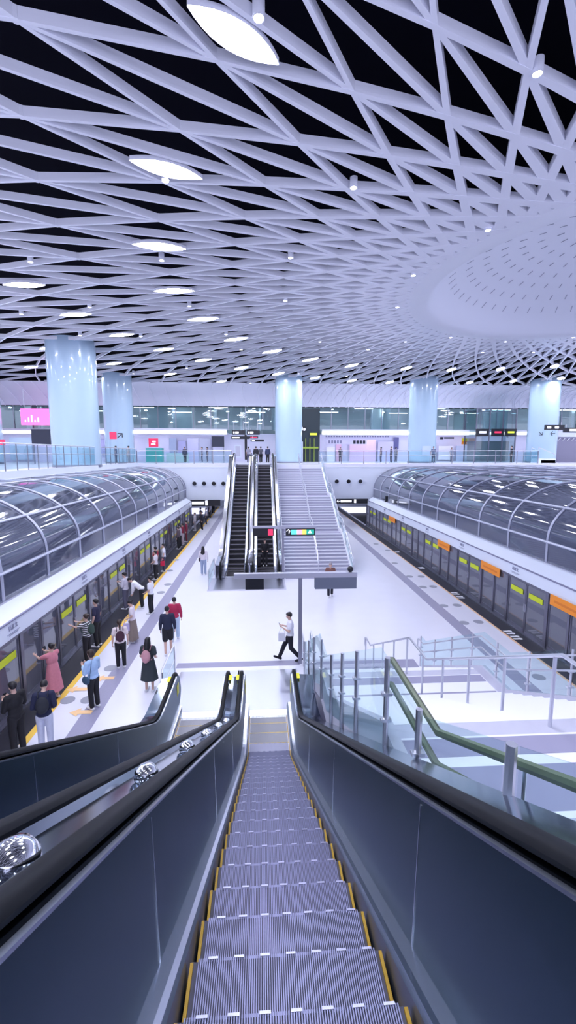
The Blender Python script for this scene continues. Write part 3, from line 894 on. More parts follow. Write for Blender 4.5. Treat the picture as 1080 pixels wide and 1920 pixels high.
# ================================================================== FAR CONCOURSE
YB = 57.5
b = MB(); b.box(-45, 60, YB, YB+.2, ZC, 9.6); struct('wall_shops', b, mat('shop wall', (.74, .74, .90), .45), 'pale wall of the shop fronts', 'wall')
b = MB(); b.box(-45, -4.2, 53.8, YB, 9.45, 9.6); b.box(7.35, 60, 53.8, YB, 9.45, 9.6); struct('ceiling_shops', b, M_white2, 'low white ceiling in front of the shops', 'ceiling')
b = MB()
for x0, x1 in ((-45, -4.2), (7.2, 60)):
    n = 24
    for i in range(n):
        a_ = x0+(x1-x0)*i/n; c = x0+(x1-x0)*(i+1)/n
        f = lambda x: 53.8 - (1.3*math.cos((x+13)/9*PI/2) if -22 < x < -4 else 0)
        b.quad((a_, f(a_), 9.3), (c, f(c), 9.3), (c, f(c), 9.98), (a_, f(a_), 9.98), 0)
        b.quad((a_, f(a_)-.03, 9.42), (c, f(c)-.03, 9.42), (c, f(c)-.03, 9.72), (a_, f(a_)-.03, 9.72), 1)
        b.quad((a_, f(a_), 9.98), (c, f(c), 9.98), (c, 55.2, 9.98), (a_, 55.2, 9.98), 0)
        b.quad((a_, f(a_), 9.3), (a_, 55.2, 9.3), (c, 55.2, 9.3), (c, f(c), 9.3), 0)
struct('trim_2', b, [M_white2, M_cove], 'white band with a glowing line over the shop fronts', 'trim')
# upper glazing
t = thing('window_1', 'long band of greenish glazing above the glowing line', 'window'); t['kind'] = 'structure'
b = MB(); b.box(-45, 60, 55.2, 55.23, 9.98, 12.9); part('pane', b, M_gfac, t)
b = MB(); x = -44
while x < 60:
    b.box(x-.05, x+.05, 55.08, 55.2, 9.98, 12.9); x += 2.1
part('mullion', b, M_steeld, t)
b = MB(); b.box(-45, 60, 58.5, 58.7, 9.6, 13)
struct('wall_upper', b, mat('upper wall', (.36, .46, .50), .6, noise=.3, scale=.35), 'dim wall behind the upper glazing', 'wall')
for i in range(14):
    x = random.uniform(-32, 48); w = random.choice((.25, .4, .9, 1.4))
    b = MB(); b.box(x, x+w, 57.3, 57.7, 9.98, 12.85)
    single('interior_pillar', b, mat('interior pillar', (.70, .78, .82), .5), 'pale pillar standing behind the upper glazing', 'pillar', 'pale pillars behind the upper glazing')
for i in range(26):
    x = -34 + i*3.3
    b = MB(); b.lathe([(0, 0), (.16, 0), (.16, .05), (0, .05)], n=12)
    single('downlight', b, emis('upper downlight', (.9, .95, 1.), 40.), 'small bright downlight behind the upper glazing', 'downlight', 'downlights behind the upper glazing', loc=(x, 56.3+.8*(i % 2), 12.3+.35*(i % 3)))
for i in range(18):  # added lamps that brighten the glazing from behind
    x = -33 + i*4.6
    b = MB(); b.box(-1.2, 1.2, -.06, .06, 0, .05)
    single('fill_light', b, M_fill, 'white added fill light behind the upper glazing', 'added fill light', 'added fill lights behind the upper glazing', loc=(x, 56.6+.5*(i % 3), 12.75-.5*(i % 2)))
for i in range(20):  # added lamps that keep the shop fronts bright
    x = -34 + i*4.3
    if -6 < x < 8.9: continue
    b = MB(); b.box(-1.4, 1.4, -.12, .12, 0, .04)
    single('fill_light', b, M_fill, 'white added fill light under the ceiling in front of the shops', 'added fill light', 'added fill lights before the shops', loc=(x, 55.8, 9.405))
for i in range(10):  # added lamps that lift the dark under the low ceiling
    b = MB(); b.box(-1., 1., -.15, .15, 0, .04)
    single('fill_light', b, M_fill, 'white added fill light under the low ceiling at the platform end', 'added fill light', 'added fill lights at the platform end', loc=(-5.2+(i % 5)*3.6, 46.5+8*(i//5), 2.55))

def pan(name, u0, u1, v0, v1, y, m, label, cat, d=.12, group=None, marks=()):
    """upright board measured on the plane y"""
    a_ = at(u0, v1, 1, y); c = at(u1, v0, 1, y)
    w = (c.x-a_.x); h = c.z-a_.z
    b = MB(); b.box(0, w, 0, d, 0, h)
    if not marks: return single(name, b, m, label, cat, group, loc=(a_.x, y, a_.z))
    t = thing(name, label, cat, (a_.x, y, a_.z), 0, group); part('board', b, m, t)
    for x0, x1, z0, z1, mm, nm in marks:
        b = MB(); b.box(w*x0, w*x1, -.012, -.001, h*z0, h*z1); part(nm, b, mm, t)
    return t
def stand_to_floor(name, u0, u1, v0, v1, y, m, label, cat, d=.3, panel=None):
    a_ = at(u0, v1, 1, y); c = at(u1, v0, 1, y); w = c.x-a_.x
    t = thing(name, label, cat, (a_.x, y, ZC))
    b = MB(); b.box(0, w, 0, d, max(.05, a_.z-ZC), c.z-ZC); part('screen', b, m, t)
    b = MB()
    for x in (.05*w, .95*w): b.box(x-.05, x+.05, .05, .15, 0, max(.1, a_.z-ZC))
    part('leg', b, M_steeld, t)
    b = MB(); b.box(-.04, w+.04, -.02, d+.02, c.z-ZC, c.z-ZC+.06); part('frame', b, M_steeld, t)
M_pink = emis('pink display', (1., .18, .62), 1.1); M_pinkp = mat('pale pink panel', (.80, .60, .78), .5)
bn = pan('display_banner', 40, 98, 766, 797, 50.2, M_pink, 'glowing pink display banner between the two left columns', 'display', marks=[(.12+.1*i, .16+.1*i, .2, .3+.15*(i % 3), M_wtext, 'print_stroke') for i in range(5)])
b = MB()
for x in (.4, 3.0): b.tube([(x, .06, 1.8), (x, .06, 14.7-bn.location.z)], .03, 6)
part('hanger', b, M_steel, bn)
stand_to_floor('information_screen', 60, 97, 805, 834, 42.5, M_screen, 'large dark screen on legs behind the gallery railing on the left', 'screen')
stand_to_floor('information_screen', 397, 420, 818, 838, 47.5, M_screen, 'dark screen on a stand left of the far escalator heads', 'screen')
pan('shop_sign', 279, 296, 822, 838, 52, M_red, 'red shop sign with a white mark, above the green counter', 'sign', marks=[(.25, .7, .25, .4, M_wtext, 'stroke'), (.4, .75, .55, .7, M_wtext, 'stroke')])
pan('shop_sign', 0, 8, 824, 834, 42, M_red, 'red sign at the far left edge above the gallery railing', 'sign')
M_teal = mat('teal counter', (.10, .48, .45), .4)
pan('counter', 274, 304, 840, 866, 51.5, M_teal, 'teal green counter below the red shop sign', 'counter', .8)
pan('counter', 210, 222, 846, 862, 50, M_teal, 'teal counter behind the gallery railing left of the second column', 'counter', .6)
pan('counter', 312, 352, 850, 866, 53, mat('pale teal counter', (.55, .74, .76), .4), 'long pale counter right of the teal counter', 'counter', .7)
for i, (u0, u1, v0, v1, m, lab) in enumerate([
    (20, 58, 820, 862, mat('pale blue poster', (.55, .70, .85), .4), 'pale blue poster board beside the far left column'),
    (183, 210, 823, 850, mat('violet panel', (.50, .50, .78), .5), 'violet wall panel between the thick column and the second column'),
    (318, 330, 822, 850, mat('blue grey panel', (.42, .50, .68), .5), 'blue grey narrow wall panel behind the pale counter'),
    (335, 348, 826, 866, mat('violet panel', (.50, .50, .78), .5), 'violet wall panel just left of the shop doors'),
    (352, 372, 822, 866, mat('lilac door', (.62, .62, .84), .4), 'lilac shop door left of the dark screen'),
    (374, 395, 822, 866, mat('grey door', (.50, .52, .66), .4), 'grey shop door left of the dark screen'),
    (612, 628, 838, 868, mat('white booth', (.86, .86, .96), .4), 'white booth at the right of the dark doorway'),
    (630, 640, 832, 868, mat('rose panel', (.72, .45, .60), .5), 'narrow rose panel beside the white booth'),
    (655, 705, 824, 866, M_pinkp, 'wide pale pink shop panel left of the white column'),
    (708, 738, 828, 866, mat('lilac glass panel', (.60, .58, .80), .3), 'lilac shop panel right of the pink panel'),
    (738, 748, 820, 842, mat('dark blue banner', (.10, .10, .26), .5), 'narrow dark banner next to the white column'),
    (808, 818, 830, 866, mat('teal grey panel', (.35, .45, .55), .5), 'teal grey panel right of the white column'),
    (822, 850, 836, 862, mat('white booth', (.86, .86, .96), .4), 'white counter front below the black sign'),
    (855, 885, 836, 866, mat('pale blue shop panel', (.58, .68, .90), .4), 'pale blue shop panel beneath the orange sign')]):
    pan('shop_door' if 'door' in lab else 'booth' if 'booth' in lab else 'shop_counter' if 'counter' in lab else 'poster_board', u0, u1, v0, v1, 57.2 - .02*i, m, lab, 'shop door' if 'door' in lab else 'booth' if 'booth' in lab else 'counter' if 'counter' in lab else 'board', .15)
pan('shop_sign', 801, 813, 819, 834, 54, M_ystick, 'yellow green sign right beside the white column', 'sign')
pan('shop_sign', 822, 852, 818, 825, 55, mat('shop fascia white', (.82, .76, .90), .4), 'pale shop sign with a black mark', 'sign', marks=[(.1, .3, .2, .8, M_text, 'mark'), (.35, .98, .35, .75, M_text, 'mark')])
pan('shop_sign', 866, 892, 822, 833, 55, M_orange, 'orange and yellow shop sign left of the glass lift', 'sign', marks=[(0, .5, .55, 1, M_ystick, 'yellow_band'), (.3, 1, .1, .35, mat('white paint', (.9, .9, .95), .5), 'white_band')])
# tiny dark characters in a row over the pink shop (illegible in the photo)
t = pan('shop_lettering', 608, 735, 816, 824, 55.3, mat('lettering board', (.82, .80, .95), .4), 'white shop board with rows of tiny dark characters', 'sign', .06,
        marks=[(.02+.038*i, .02+.038*i+.022, .55, .95, mat('small lettering', (.30, .28, .45), .5), 'character') for i in range(25)])
pan('shop_lettering', 612, 688, 825, 833, 55.6, mat('lettering board', (.82, .80, .95), .4), 'lower pale board with larger dark characters', 'sign', .06,
    marks=[(.05+.07*i, .05+.07*i+.045, .2, .95, M_groove, 'character') for i in range(5)] + [(.66+.08*i, .66+.08*i+.06, .1, .95, M_text, 'character') for i in range(4)])
# dark doorway with lit sign
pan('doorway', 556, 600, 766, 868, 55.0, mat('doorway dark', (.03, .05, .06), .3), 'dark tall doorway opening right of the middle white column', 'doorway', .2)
M_exit = emis('lime sign', (.55, .65, .05), .9)
pan('lit_sign', 580, 596, 811, 817, 54.8, M_signk, 'small black sign with lime bar in the dark doorway', 'sign', marks=[(.08, .92, .15, .85, M_exit, 'lime_bar')])
pan('lit_sign', 559, 573, 800, 809, 54.8, M_signk, 'small black sign with white squares in the dark doorway', 'sign', marks=[(.1, .3, .2, .7, M_wtext, 'mark'), (.4, .6, .2, .9, M_wtext, 'mark'), (.7, .95, .2, .7, M_wtext, 'mark')])
M_gr = mat('olive post', (.25, .34, .06), .5)
for u in (572, 580, 588):
    pan('doorway_post', u, u+2, 822, 866, 54.6, M_gr, 'olive green post standing in the dark doorway', 'post', .1, 'olive posts in the doorway')
pan('doorway_rail', 568, 597, 838, 841, 54.5, mat('olive bright', (.40, .55, .06), .5), 'olive green cross rail in the dark doorway', 'rail', .08)
pan('gate_cabinet', 556, 568, 828, 868, 54.3, M_white, 'white cabinet at the left of the dark doorway', 'cabinet', .4)
# signs over the far escalator heads
for u0, u1, v0, v1, yy, lab, it in [
    (435, 460, 807, 815, 44.5, 'upper left black sign over the far escalator heads', [('bar', .1, .2, M_wtext), ('bar', .25, .5, M_wtext)]),
    (463, 487, 807, 815, 44.5, 'upper right black sign over the far escalator heads', [('bar', .1, .2, M_wtext), ('bar', .25, .5, M_wtext)]),
    (434, 468, 818, 823, 48, 'lower left black sign behind the upper pair of signs', [('bar', .05, .45, M_wtext)]),
    (470, 495, 824, 828, 48, 'lower right black sign behind the upper pair of signs', [('bar', .1, .3, M_wtext)]),
    (468, 484, 818, 822, 50, 'small pale sign between the lower pair of black signs', [('bar', .1, .9, M_red)])]:
    hsign_px(lab, u0, u1, v0, v1, yy, it, .9)
pan('poster_stand', 440, 452, 834, 858, 49, M_white, 'white poster stand behind the left far escalator head', 'poster', .1, marks=[(.15, .85, .1, .9, mat('poster grey', (.55, .55, .68), .5), 'print')])
pan('ticket_gate_post', 459, 463, 815, 862, 50, M_signk, 'black upright post behind the far escalator heads', 'post', .2)
# glass lift on the right
t = thing('glass_lift', 'dark framed glass lift shaft with signs, left of the rightmost column', 'lift', (0, 0, 0))
a_ = at(890, 866, 1, 52); c = at(970, 768, 1, 52); x0, x1, zt = a_.x, c.x, c.z
b = MB()
for x in (x0, (x0*2+x1)/3, (x0+2*x1)/3, x1):
    b.box(x-.06, x+.06, 52, 52.12, ZC, zt)
for y in (52, 55): b.box(x0-.05, x1+.05, y, y+.12, zt, zt+.15)
for x in (x0, x1): b.box(x-.06, x+.06, 54.9, 55.02, ZC, zt)
part('frame', b, M_psd, t)
b = MB(); b.box(x0, x1, 52.03, 52.06, ZC, zt); b.box(x0-.01, x0+.01, 52.1, 55, ZC, zt); b.box(x1-.01, x1+.01, 52.1, 55, ZC, zt); part('glass_wall', b, M_gfac, t)
b = MB(); b.box(x0+.3, x1-.3, 52.8, 54.8, ZC+.1, ZC+2.5); part('cabin', b, mat('lift cabin', (.12, .16, .17), .4), t)
for k_, (u0, u1, mm) in enumerate(((892, 917, M_wtext), (921, 945, M_red), (946, 969, M_exit))):
    p0 = at(u0, 818, 1, 51.9); p1 = at(u1, 804, 1, 51.9)
    b = MB(); b.box(p0.x, p1.x, 51.88, 51.98, p0.z, p1.z); s_ = part('sign_board', b, M_signk, t)
    b = MB(); w = p1.x-p0.x; b.box(p0.x+w*.25, p1.x-w*.2, 51.865, 51.879, p0.z+.36, p1.z-.3); part('sign_mark', b, mm, s_)
# right end: overhead signs and a white portal
hsign_px('black hanging sign with white marks in front of the rightmost column', 1021, 1058, 797, 806, 43.3, [('bar', .1, .3, M_wtext), ('bar', .5, .7, M_wtext)], .3)
hsign_px('black hanging sign at the right edge, lower than its neighbour', 1056, 1092, 802, 811, 45, [('bar', .3, .7, M_wtext)], .3)
t = thing('portal', 'white portal frame at the right edge around a dim opening', 'portal', (0, 0, 0))
p0 = at(1028, 868, 1, 50); p1 = at(1130, 808, 1, 50); b = MB()
b.box(p0.x, p0.x+.9, 50, 50.5, ZC, p1.z); b.box(p0.x, p1.x, 50, 50.5, p1.z-.7, p1.z); part('frame', b, M_white, t)
b = MB(); b.box(p0.x+.9, p1.x, 50.3, 50.4, ZC, p1.z-.7); part('dim_opening', b, mat('dim opening', (.28, .27, .38), .4), t)
b = MB()
for i in range(7):
    b.beam((p0.x+1.1+i*.55, 50.22, p1.z-1.1), (p0.x+1.4+i*.55, 50.22, p1.z-.8), .12, .06)
part('slanted_stripe', b, mat('white paint', (.9, .9, .95), .5), t)
# short stair and glass at the right end of the far edge
t = thing('short_stair', 'short white stair with glass sides at the right end of the far edge', 'stair', (XER+1.1, YF+2.5, 0))
b = MB()
for i in range(4): b.box(0+.35*i, 1.9, -.6, .6, ZC-.6, ZC+.6-.15*i-.15)
part('steps', b, M_white, t)
for y in (-.6, .6):
    b = MB(); b.tube([(0, y, ZC+1.6), (1.8, y, ZC+.9)], .04, 6); b.tube([(0, y, ZC+.4), (0, y, ZC+1.6)], .04, 6); part('rail', b, M_steel, t)

# ================================================================== PEOPLE
M_skin = mat('skin', (.62, .40, .33), .5, noise=.04, scale=15)
M_hair = mat('black hair', (.012, .010, .014), .45, noise=.2, scale=40)
M_hairb = mat('brown hair', (.035, .020, .016), .45, noise=.2, scale=40)
M_eye = mat('eye', (.01, .01, .012), .2)
CM = {}
def cloth(rgb):
    if rgb == 'striped':
        m = mat('striped cloth', (.6, .6, .65), .8); nt = m.node_tree
        if len(nt.nodes) < 4:
            tc = nt.nodes.new('ShaderNodeTexCoord'); wv = nt.nodes.new('ShaderNodeTexWave'); cr = nt.nodes.new('ShaderNodeValToRGB')
            wv.bands_direction = 'Z'; wv.inputs['Scale'].default_value = 4.5
            cr.color_ramp.interpolation = 'CONSTANT'; cr.color_ramp.elements[0].color = (.02, .02, .03, 1)
            cr.color_ramp.elements[1].position = .5; cr.color_ramp.elements[1].color = (.75, .75, .8, 1)
            nt.links.new(tc.outputs['Object'], wv.inputs['Vector']); nt.links.new(wv.outputs['Fac'], cr.inputs['Fac'])
            nt.links.new(cr.outputs['Color'], nt.nodes['Principled BSDF'].inputs['Base Color'])
        return m
    k = 'cloth %02x%02x%02x' % tuple(int(c*255) for c in rgb)
    return mat(k, rgb, .8, noise=.10, scale=18)
BLK = (.010, .010, .016); WHT = (.80, .80, .88); NAVY = (.012, .016, .055); GRY = (.30, .30, .36)
def person(label, pos, heading, h=1.66, pose='stand', top=(WHT, 'short'), low=('trousers', BLK), hair='short', hairm=None, shoe=(.75, .75, .8), lean=0., head=0., fine=True, group=None, stripe=None, carry=None, arm=None, stance=.0):
    S = h/1.70
    root = thing('person', label, 'person', pos, R(heading), group)
    vox = (.014 if fine else .022)
    hip = Vector((0, 0, .92))
    sit = pose == 'sit'
    Rt = Matrix.Rotation(-R(lean), 3, 'X')
    up = lambda p: hip + Rt @ (Vector(p)-hip)
    Rh = Rt @ Matrix.Rotation(-R(head), 3, 'X')
    nk = Vector((0, -.005, 1.47))
    hd = lambda p: up(nk) + Rh @ (Vector(p)-nk)
    # limbs
    legs = []
    for sx in (-1, 1):
        k = Vector((sx*.095, .02, .50)); a = Vector((sx*.10, -.01, .085)); fd = Vector((0, .17, -.045))
        if pose == 'walk':
            if sx > 0: k = Vector((sx*.09, .20, .53)); a = Vector((sx*.09, .36, .12)); fd = Vector((0, .16, .035))
            else: k = Vector((sx*.09, -.02, .51)); a = Vector((sx*.09, -.34, .16)); fd = Vector((0, .14, -.10))
        elif pose == 'stroll':
            k = Vector((sx*.09, .02+sx*.07, .50)); a = Vector((sx*.09, sx*.13, .085))
        elif stance: a = Vector((sx*(.10+stance), -.01, .085)); k = Vector((sx*(.095+stance*.6), .02, .5))
        legs.append((Vector((sx*.09, 0, .90)), k, a, fd))
    arms = []
    ap = arm or {'phone': 'phone', 'walk': 'phone', 'stroll': 'down', 'bend': 'fwd'}.get(pose, 'down')
    for sx in (-1, 1):
        s_ = Vector((sx*.172, 0, 1.400))
        m = ap if isinstance(ap, str) else ap[0 if sx < 0 else 1]
        if m == 'phone': e = Vector((sx*.225, .05, 1.13)); w = Vector((sx*.10, .26, 1.24))
        elif m == 'hold': e = Vector((sx*.23, -.03, 1.13)); w = Vector((sx*.17, .17, 1.02))
        elif m == 'fwd': e = Vector((sx*.22, .20, 1.22)); w = Vector((sx*.14, .42, 1.12))
        elif m == 'reach': e = Vector((sx*.23, .22, 1.30)); w = Vector((sx*.18, .45, 1.33))
        else: e = Vector((sx*.235, -.02, 1.13)); w = Vector((sx*.245, .05, .89))
        arms.append((s_, e, w))
    # ---- body, one skin
    b = MB()
    b.ell(up((0, 0, 1.26)), (.155, .098, .20), Rt); b.ell(up((0, 0, 1.06)), (.132, .090, .16), Rt); b.ell((0, 0, .93), (.150, .105, .12))
    b.cap(up((-.155, 0, 1.40)), up((.155, 0, 1.40)), .062, .062)
    b.cap(up((0, 0, 1.40)), hd((0, .012, 1.53)), .055, .050)
    b.ell(hd((0, .005, 1.615)), (.074, .090, .100), Rh); b.ell(hd((0, .040, 1.555)), (.052, .052, .052), Rh)
    b.cap(hd((0, .088, 1.615)), hd((0, .106, 1.588)), .010, .014)
    b.cap(hd((-.02, .086, 1.552)), hd((.02, .086, 1.552)), .009, .009)
    for sx in (-1, 1): b.ell(hd((sx*.074, .0, 1.600)), (.014, .022, .032), Rh)
    for hp, k, a, fd in legs:
        b.cap(hp, k, .082, .054); b.cap(k, a, .054, .037); b.cap(a+Vector((0, -.04, -.045)), a+fd, .036, .030)
    for s_, e, w in arms:
        b.cap(up(s_), up(e), .048, .038); b.cap(up(e), up(w), .038, .026)
    me = remeshed(b, 'body', [M_skin], vox)
    # hands with four fingers and a thumb, joined to the same mesh
    hb = MB(); base = len(me.vertices)
    for (s_, e, w), sx in zip(arms, (-1, 1)):
        e2, w2 = up(e), up(w); d = (w2-e2).normalized()
        side = Vector((sx, 0, 0)) if abs(d.z) < .8 else Vector((0, 1, 0))
        side = (side - d*side.dot(d)).normalized(); nr = d.cross(side)
        pc = w2 + d*.045
        Mx = Matrix((side, nr, d)).transposed()
        hb.ell(pc, (.038, .016, .052), Mx, 8, 6)
        curl = nr if nr.z > 0 else -nr
        if ap == 'down': curl = Vector((-sx, 0, 0))
        for q, L in enumerate((.058, .068, .064, .050)):
            r0 = pc + side*(-.027+.018*q) + d*.040
            r1 = r0 + d*L*.5 + curl*.006; r2 = r1 + d*L*.42 + curl*.020
            hb.tube([r0, r1, r2], [.009, .0085, .0065], 6)
        r0 = pc - side*.030 - d*.01; r1 = r0 - side*.022 + d*.028 + curl*.008
        hb.tube([r0, r1, r1 + d*.026 + curl*.012], [.011, .010, .007], 6)
    hm = hb.mesh('hands', [M_skin])
    v = [tuple(x.co) for x in me.vertices] + hb.v
    f = [tuple(p.vertices) for p in me.polygons] + [tuple(base+i for i in q) for q in hb.f]
    full = bpy.data.meshes.new('body'); full.from_pydata(v, [], f); full.materials.append(M_skin); smooth(full, 180)
    bpy.data.meshes.remove(hm); bpy.data.meshes.remove(me)
    link('body', full, root)
    # ---- clothes
    tc, sl = top; lk, lc = low[:2]
    G = .016
    tb = MB()
    tb.ell(up((0, 0, 1.25)), (.165+G, .108+G, .20+G), Rt); tb.ell(up((0, 0, 1.07)), (.145+G, .102+G, .18), Rt)
    tb.cap(up((-.15, 0, 1.395)), up((.15, 0, 1.395)), .066+G*.6, .066+G*.6)
    if lk != 'dress' : tb.ell((0, 0, .965), (.160+G, .116+G, .10))
    for s_, e, w in arms:
        if sl == 'long': tb.cap(up(s_), up(e), .058+G, .048+G); tb.cap(up(e), up(e)+(up(w)-up(e))*.9, .048+G, .036+G*.6)
        elif sl == 'short': tb.cap(up(s_), up(s_)+(up(e)-up(s_))*.60, .052+G, .052+G)
    def cone(bb, z0, z1, r0, r1, dep=.75):
        pts = [(0, z0), (1, z1)]
        n0 = len(bb.v); nn = 28; rows = 7
        for i in range(rows+1):
            t = i/rows; z = z0+(z1-z0)*t; r = r0+(r1-r0)*(t**.8)
            for j in range(nn):
                a = 2*PI*j/nn; rr = r*(1+.05*t*math.sin(a*7)); bb.v.append((rr*math.cos(a), rr*dep*math.sin(a), z))
        for i in range(rows):
            for j in range(nn):
                a = n0+i*nn; bb.face((a+j, a+nn+j, a+nn+(j+1) % nn, a+(j+1) % nn))
        bb.face([n0+j for j in range(nn)]); bb.face([n0+rows*nn+j for j in range(nn)][::-1])
    if lk == 'dress':
        cone(tb, 1.08, low[2] if len(low) > 2 else .42, .155, .27, .8)
        link('dress', remeshed(tb, 'dress', [cloth(tc)], vox), root)
    else:
        link('shirt', remeshed(tb, 'shirt', [cloth(tc)], vox), root)
        lb = MB()
        if lk == 'skirt':
            cone(lb, 1.01, low[2] if len(low) > 2 else .38, .150, .27, .8)
            link('skirt', remeshed(lb, 'skirt', [cloth(lc)], vox), root)
        else:
            lb.ell((0, 0, .93), (.158+G*.5, .112+G*.5, .115))
            for hp, k, a, fd in legs:
                if lk == 'shorts': lb.cap(hp, hp+(k-hp)*.85, .095+G, .085+G)
                else: lb.cap(hp, k, .090+G*.7, .066+G*.7); lb.cap(k, k+(a-k)*.93, .066+G*.7, .056+G*.6)
            nm = 'shorts' if lk == 'shorts' else 'trousers'
            tr = link(nm, remeshed(lb, nm, [cloth(lc)], vox), root)
            if stripe:
                b2 = MB()
                for (hp, k, a, fd), sx in zip(legs, (-1, 1)):
                    b2.tube([hp+Vector((sx*.100, 0, -.05)), k+Vector((sx*.075, 0, 0)), a+Vector((sx*.062, 0, .04))], .014, 6)
                part('side_stripe', b2, cloth(stripe), tr, True, 'white stripe down the seam')
    for hp, k, a, fd in legs:
        b2 = MB(); b2.cap(a+Vector((0, -.045, -.042)), a+fd+Vector((0, .01, 0)), .043, .037)
        d0 = min(z for x, y, z in b2.v)
        part('shoe', b2, cloth(shoe), root, True)
    # ---- hair and face
    b2 = MB(); hm_ = hairm or M_hair
    if hair == 'cap':
        b2.ell(hd((0, -.006, 1.650)), (.086, .102, .082), Rh); b2.ell(hd((0, .10, 1.655)), (.065, .075, .012), Rh)
        link('hat', remeshed(b2, 'hat', [cloth(NAVY)], .012, 2), root)
    else:
        b2.ell(hd((0, -.022, 1.640)), (.087, .093, .098), Rh); b2.ell(hd((0, .012, 1.672)), (.076, .084, .060), Rh)
        if hair == 'long':
            b2.cap(hd((0, -.055, 1.60)), up((0, -.105, 1.32)), .080, .085); b2.cap(hd((-.05, -.03, 1.58)), up((-.07, -.09, 1.34)), .05, .05); b2.cap(hd((.05, -.03, 1.58)), up((.07, -.09, 1.34)), .05, .05)
        elif hair == 'bun': b2.ell(hd((0, -.105, 1.68)), (.045, .045, .045), Rh)
        elif hair == 'tail': b2.cap(hd((0, -.10, 1.64)), hd((0, -.14, 1.42)), .035, .025)
        elif hair == 'bob': b2.ell(hd((0, -.03, 1.585)), (.093, .075, .085), Rh)
        link('hair', remeshed(b2, 'hair', [hm_], .012, 2), root)
    for sx in (-1, 1):
        b2 = MB(); b2.ell(hd((sx*.030, .086, 1.622)), (.012, .008, .008), Rh, 8, 6); part('eye', b2, M_eye, root, True)
    # things carried are things of their own
    Wm = Matrix.Translation(Vector(pos)) @ Matrix.Rotation(R(heading), 4, 'Z') @ Matrix.Scale(S, 4)
    def place(nm, mb_, m, lab, cat):
        me = mb_ if not isinstance(mb_, MB) else mb_.mesh(nm, [m])
        smooth(me, 50)
        o = link(nm, me); tag(o, lab, cat); o.matrix_world = Wm
        return o
    for it in (carry or []):
        k = it[0]
        if k == 'phone':
            b2 = MB(); w = (up(arms[0][2])+up(arms[1][2]))/2 if ap == 'phone' else up(arms[1][2])
            c_ = w + Rt @ Vector((0, .085, .05)); b2.beam(c_-Vector((0, .02, .07)), c_+Vector((0, .03, .07)), .075, .010, up=(0, 1, 0))
            place('mobile_phone', b2, M_signk, it[1], 'phone')
        elif k == 'backpack':
            b2 = MB(); b2.ell(up((0, -.185, 1.20)), (.145, .075, .20), Rt); b2.ell(up((0, -.23, 1.13)), (.11, .05, .12), Rt)
            for sx in (-1, 1):
                b2.tube([up((sx*.10, -.13, 1.36)), up((sx*.11, -.03, 1.485)), up((sx*.115, .10, 1.42)), up((sx*.13, .145, 1.28)), up((sx*.15, .09, 1.12)), up((sx*.12, -.12, 1.06))], .018, 6)
            place('backpack', remeshed(b2, 'backpack', [cloth(it[2])], .014, 2), None, it[1], 'backpack')
        elif k == 'bag':
            b2 = MB(); sx = it[3] if len(it) > 3 else 1; w = up(arms[0 if sx < 0 else 1][2])
            b2.box(w.x-.05, w.x+.05, w.y-.10, w.y+.14, w.z-.46, w.z-.18)
            b2.tube([(w.x, w.y-.08, w.z-.19), (w.x, w.y-.03, w.z-.03), (w.x, w.y+.06, w.z-.03), (w.x, w.y+.12, w.z-.19)], .010, 6)
            place('bag', b2, cloth(it[2]), it[1], 'bag')
        elif k == 'shoulder_bag':
            b2 = MB(); sx = it[3] if len(it) > 3 else -1
            b2.ell((sx*.225, .02, .93), (.06, .14, .12)); b2.tube([(sx*.20, -.10, 1.0), (sx*.12, -.10, 1.40), (sx*.02, -.03, 1.47), (sx*.05, .12, 1.38), (sx*.19, .12, 1.0)], .011, 6)
            place('shoulder_bag', remeshed(b2, 'shoulder_bag', [cloth(it[2])], .012, 1), None, it[1], 'bag')
        elif k == 'suitcase':
            b2 = MB(); b2.box(.28, .50, -.22, .22, .07, .66); b2.tube([(.39, -.12, .66), (.39, -.12, .98), (.39, .12, .98), (.39, .12, .66)], .012, 6)
            for q in (-.17, .17):
                for w in (.31, .47): b2.tube([(w-.015, q, .035), (w+.015, q, .035)], .035, 10)
            place('suitcase', b2, cloth(it[2]), it[1], 'suitcase')
    root.scale = (S, S, S)
    return root
def pf(u, v, z=0.):
    p = at(u, v, 2, z); return (max(p.x, XL+.5), p.y, z)
PINK = (.62, .22, .28); LBLU = (.42, .60, .88)
P = person
# near people on the left platform
P('person all in black standing left of the navy hoodie, nearest the left platform doors', pf(36, 1412), 60, 1.76, 'phone', (BLK, 'long'), ('trousers', BLK), 'short', head=15, carry=[('phone', 'phone in the hands of the person in black nearest the doors')], shoe=(.7, .7, .75))
P('person in navy hoodie and pale trousers by the yellow line, backpack on', pf(88, 1408), 15, 1.70, 'stand', (NAVY, 'long'), ('trousers', (.55, .58, .72)), 'short', head=35, lean=10, arm='hold', carry=[('backpack', 'black backpack worn by the person in the navy hoodie', (.015, .018, .03))])
P('person in long pink dress standing by the platform doors with arms raised', pf(103, 1310), 62, 1.66, 'phone', (PINK, 'short'), ('dress', PINK, .28), 'bun', arm='reach', carry=[('phone', 'phone held up by the person in the pink dress')])
P('person in light blue shirt and black trousers looking at a phone', pf(178, 1328), 62, 1.68, 'phone', (LBLU, 'long'), ('trousers', BLK), 'bob', hairm=M_hairb, head=20, carry=[('phone', 'phone in the hands of the person in light blue'), ('shoulder_bag', 'dark shoulder bag of the person in light blue', (.04, .09, .16), -1)])
P('person in black and white striped shirt reaching to the platform door', pf(166, 1240), 75, 1.66, 'stand', ('striped', 'short'), ('trousers', BLK), 'bun', hairm=M_hairb, arm='reach', carry=[('backpack', 'dark green backpack on the person in the striped shirt', (.03, .06, .05))])
P('tall person in dark navy shirt facing the platform doors', pf(184, 1212), 85, 1.78, 'stand', ((.02, .02, .06), 'short'), ('trousers', BLK), 'short')
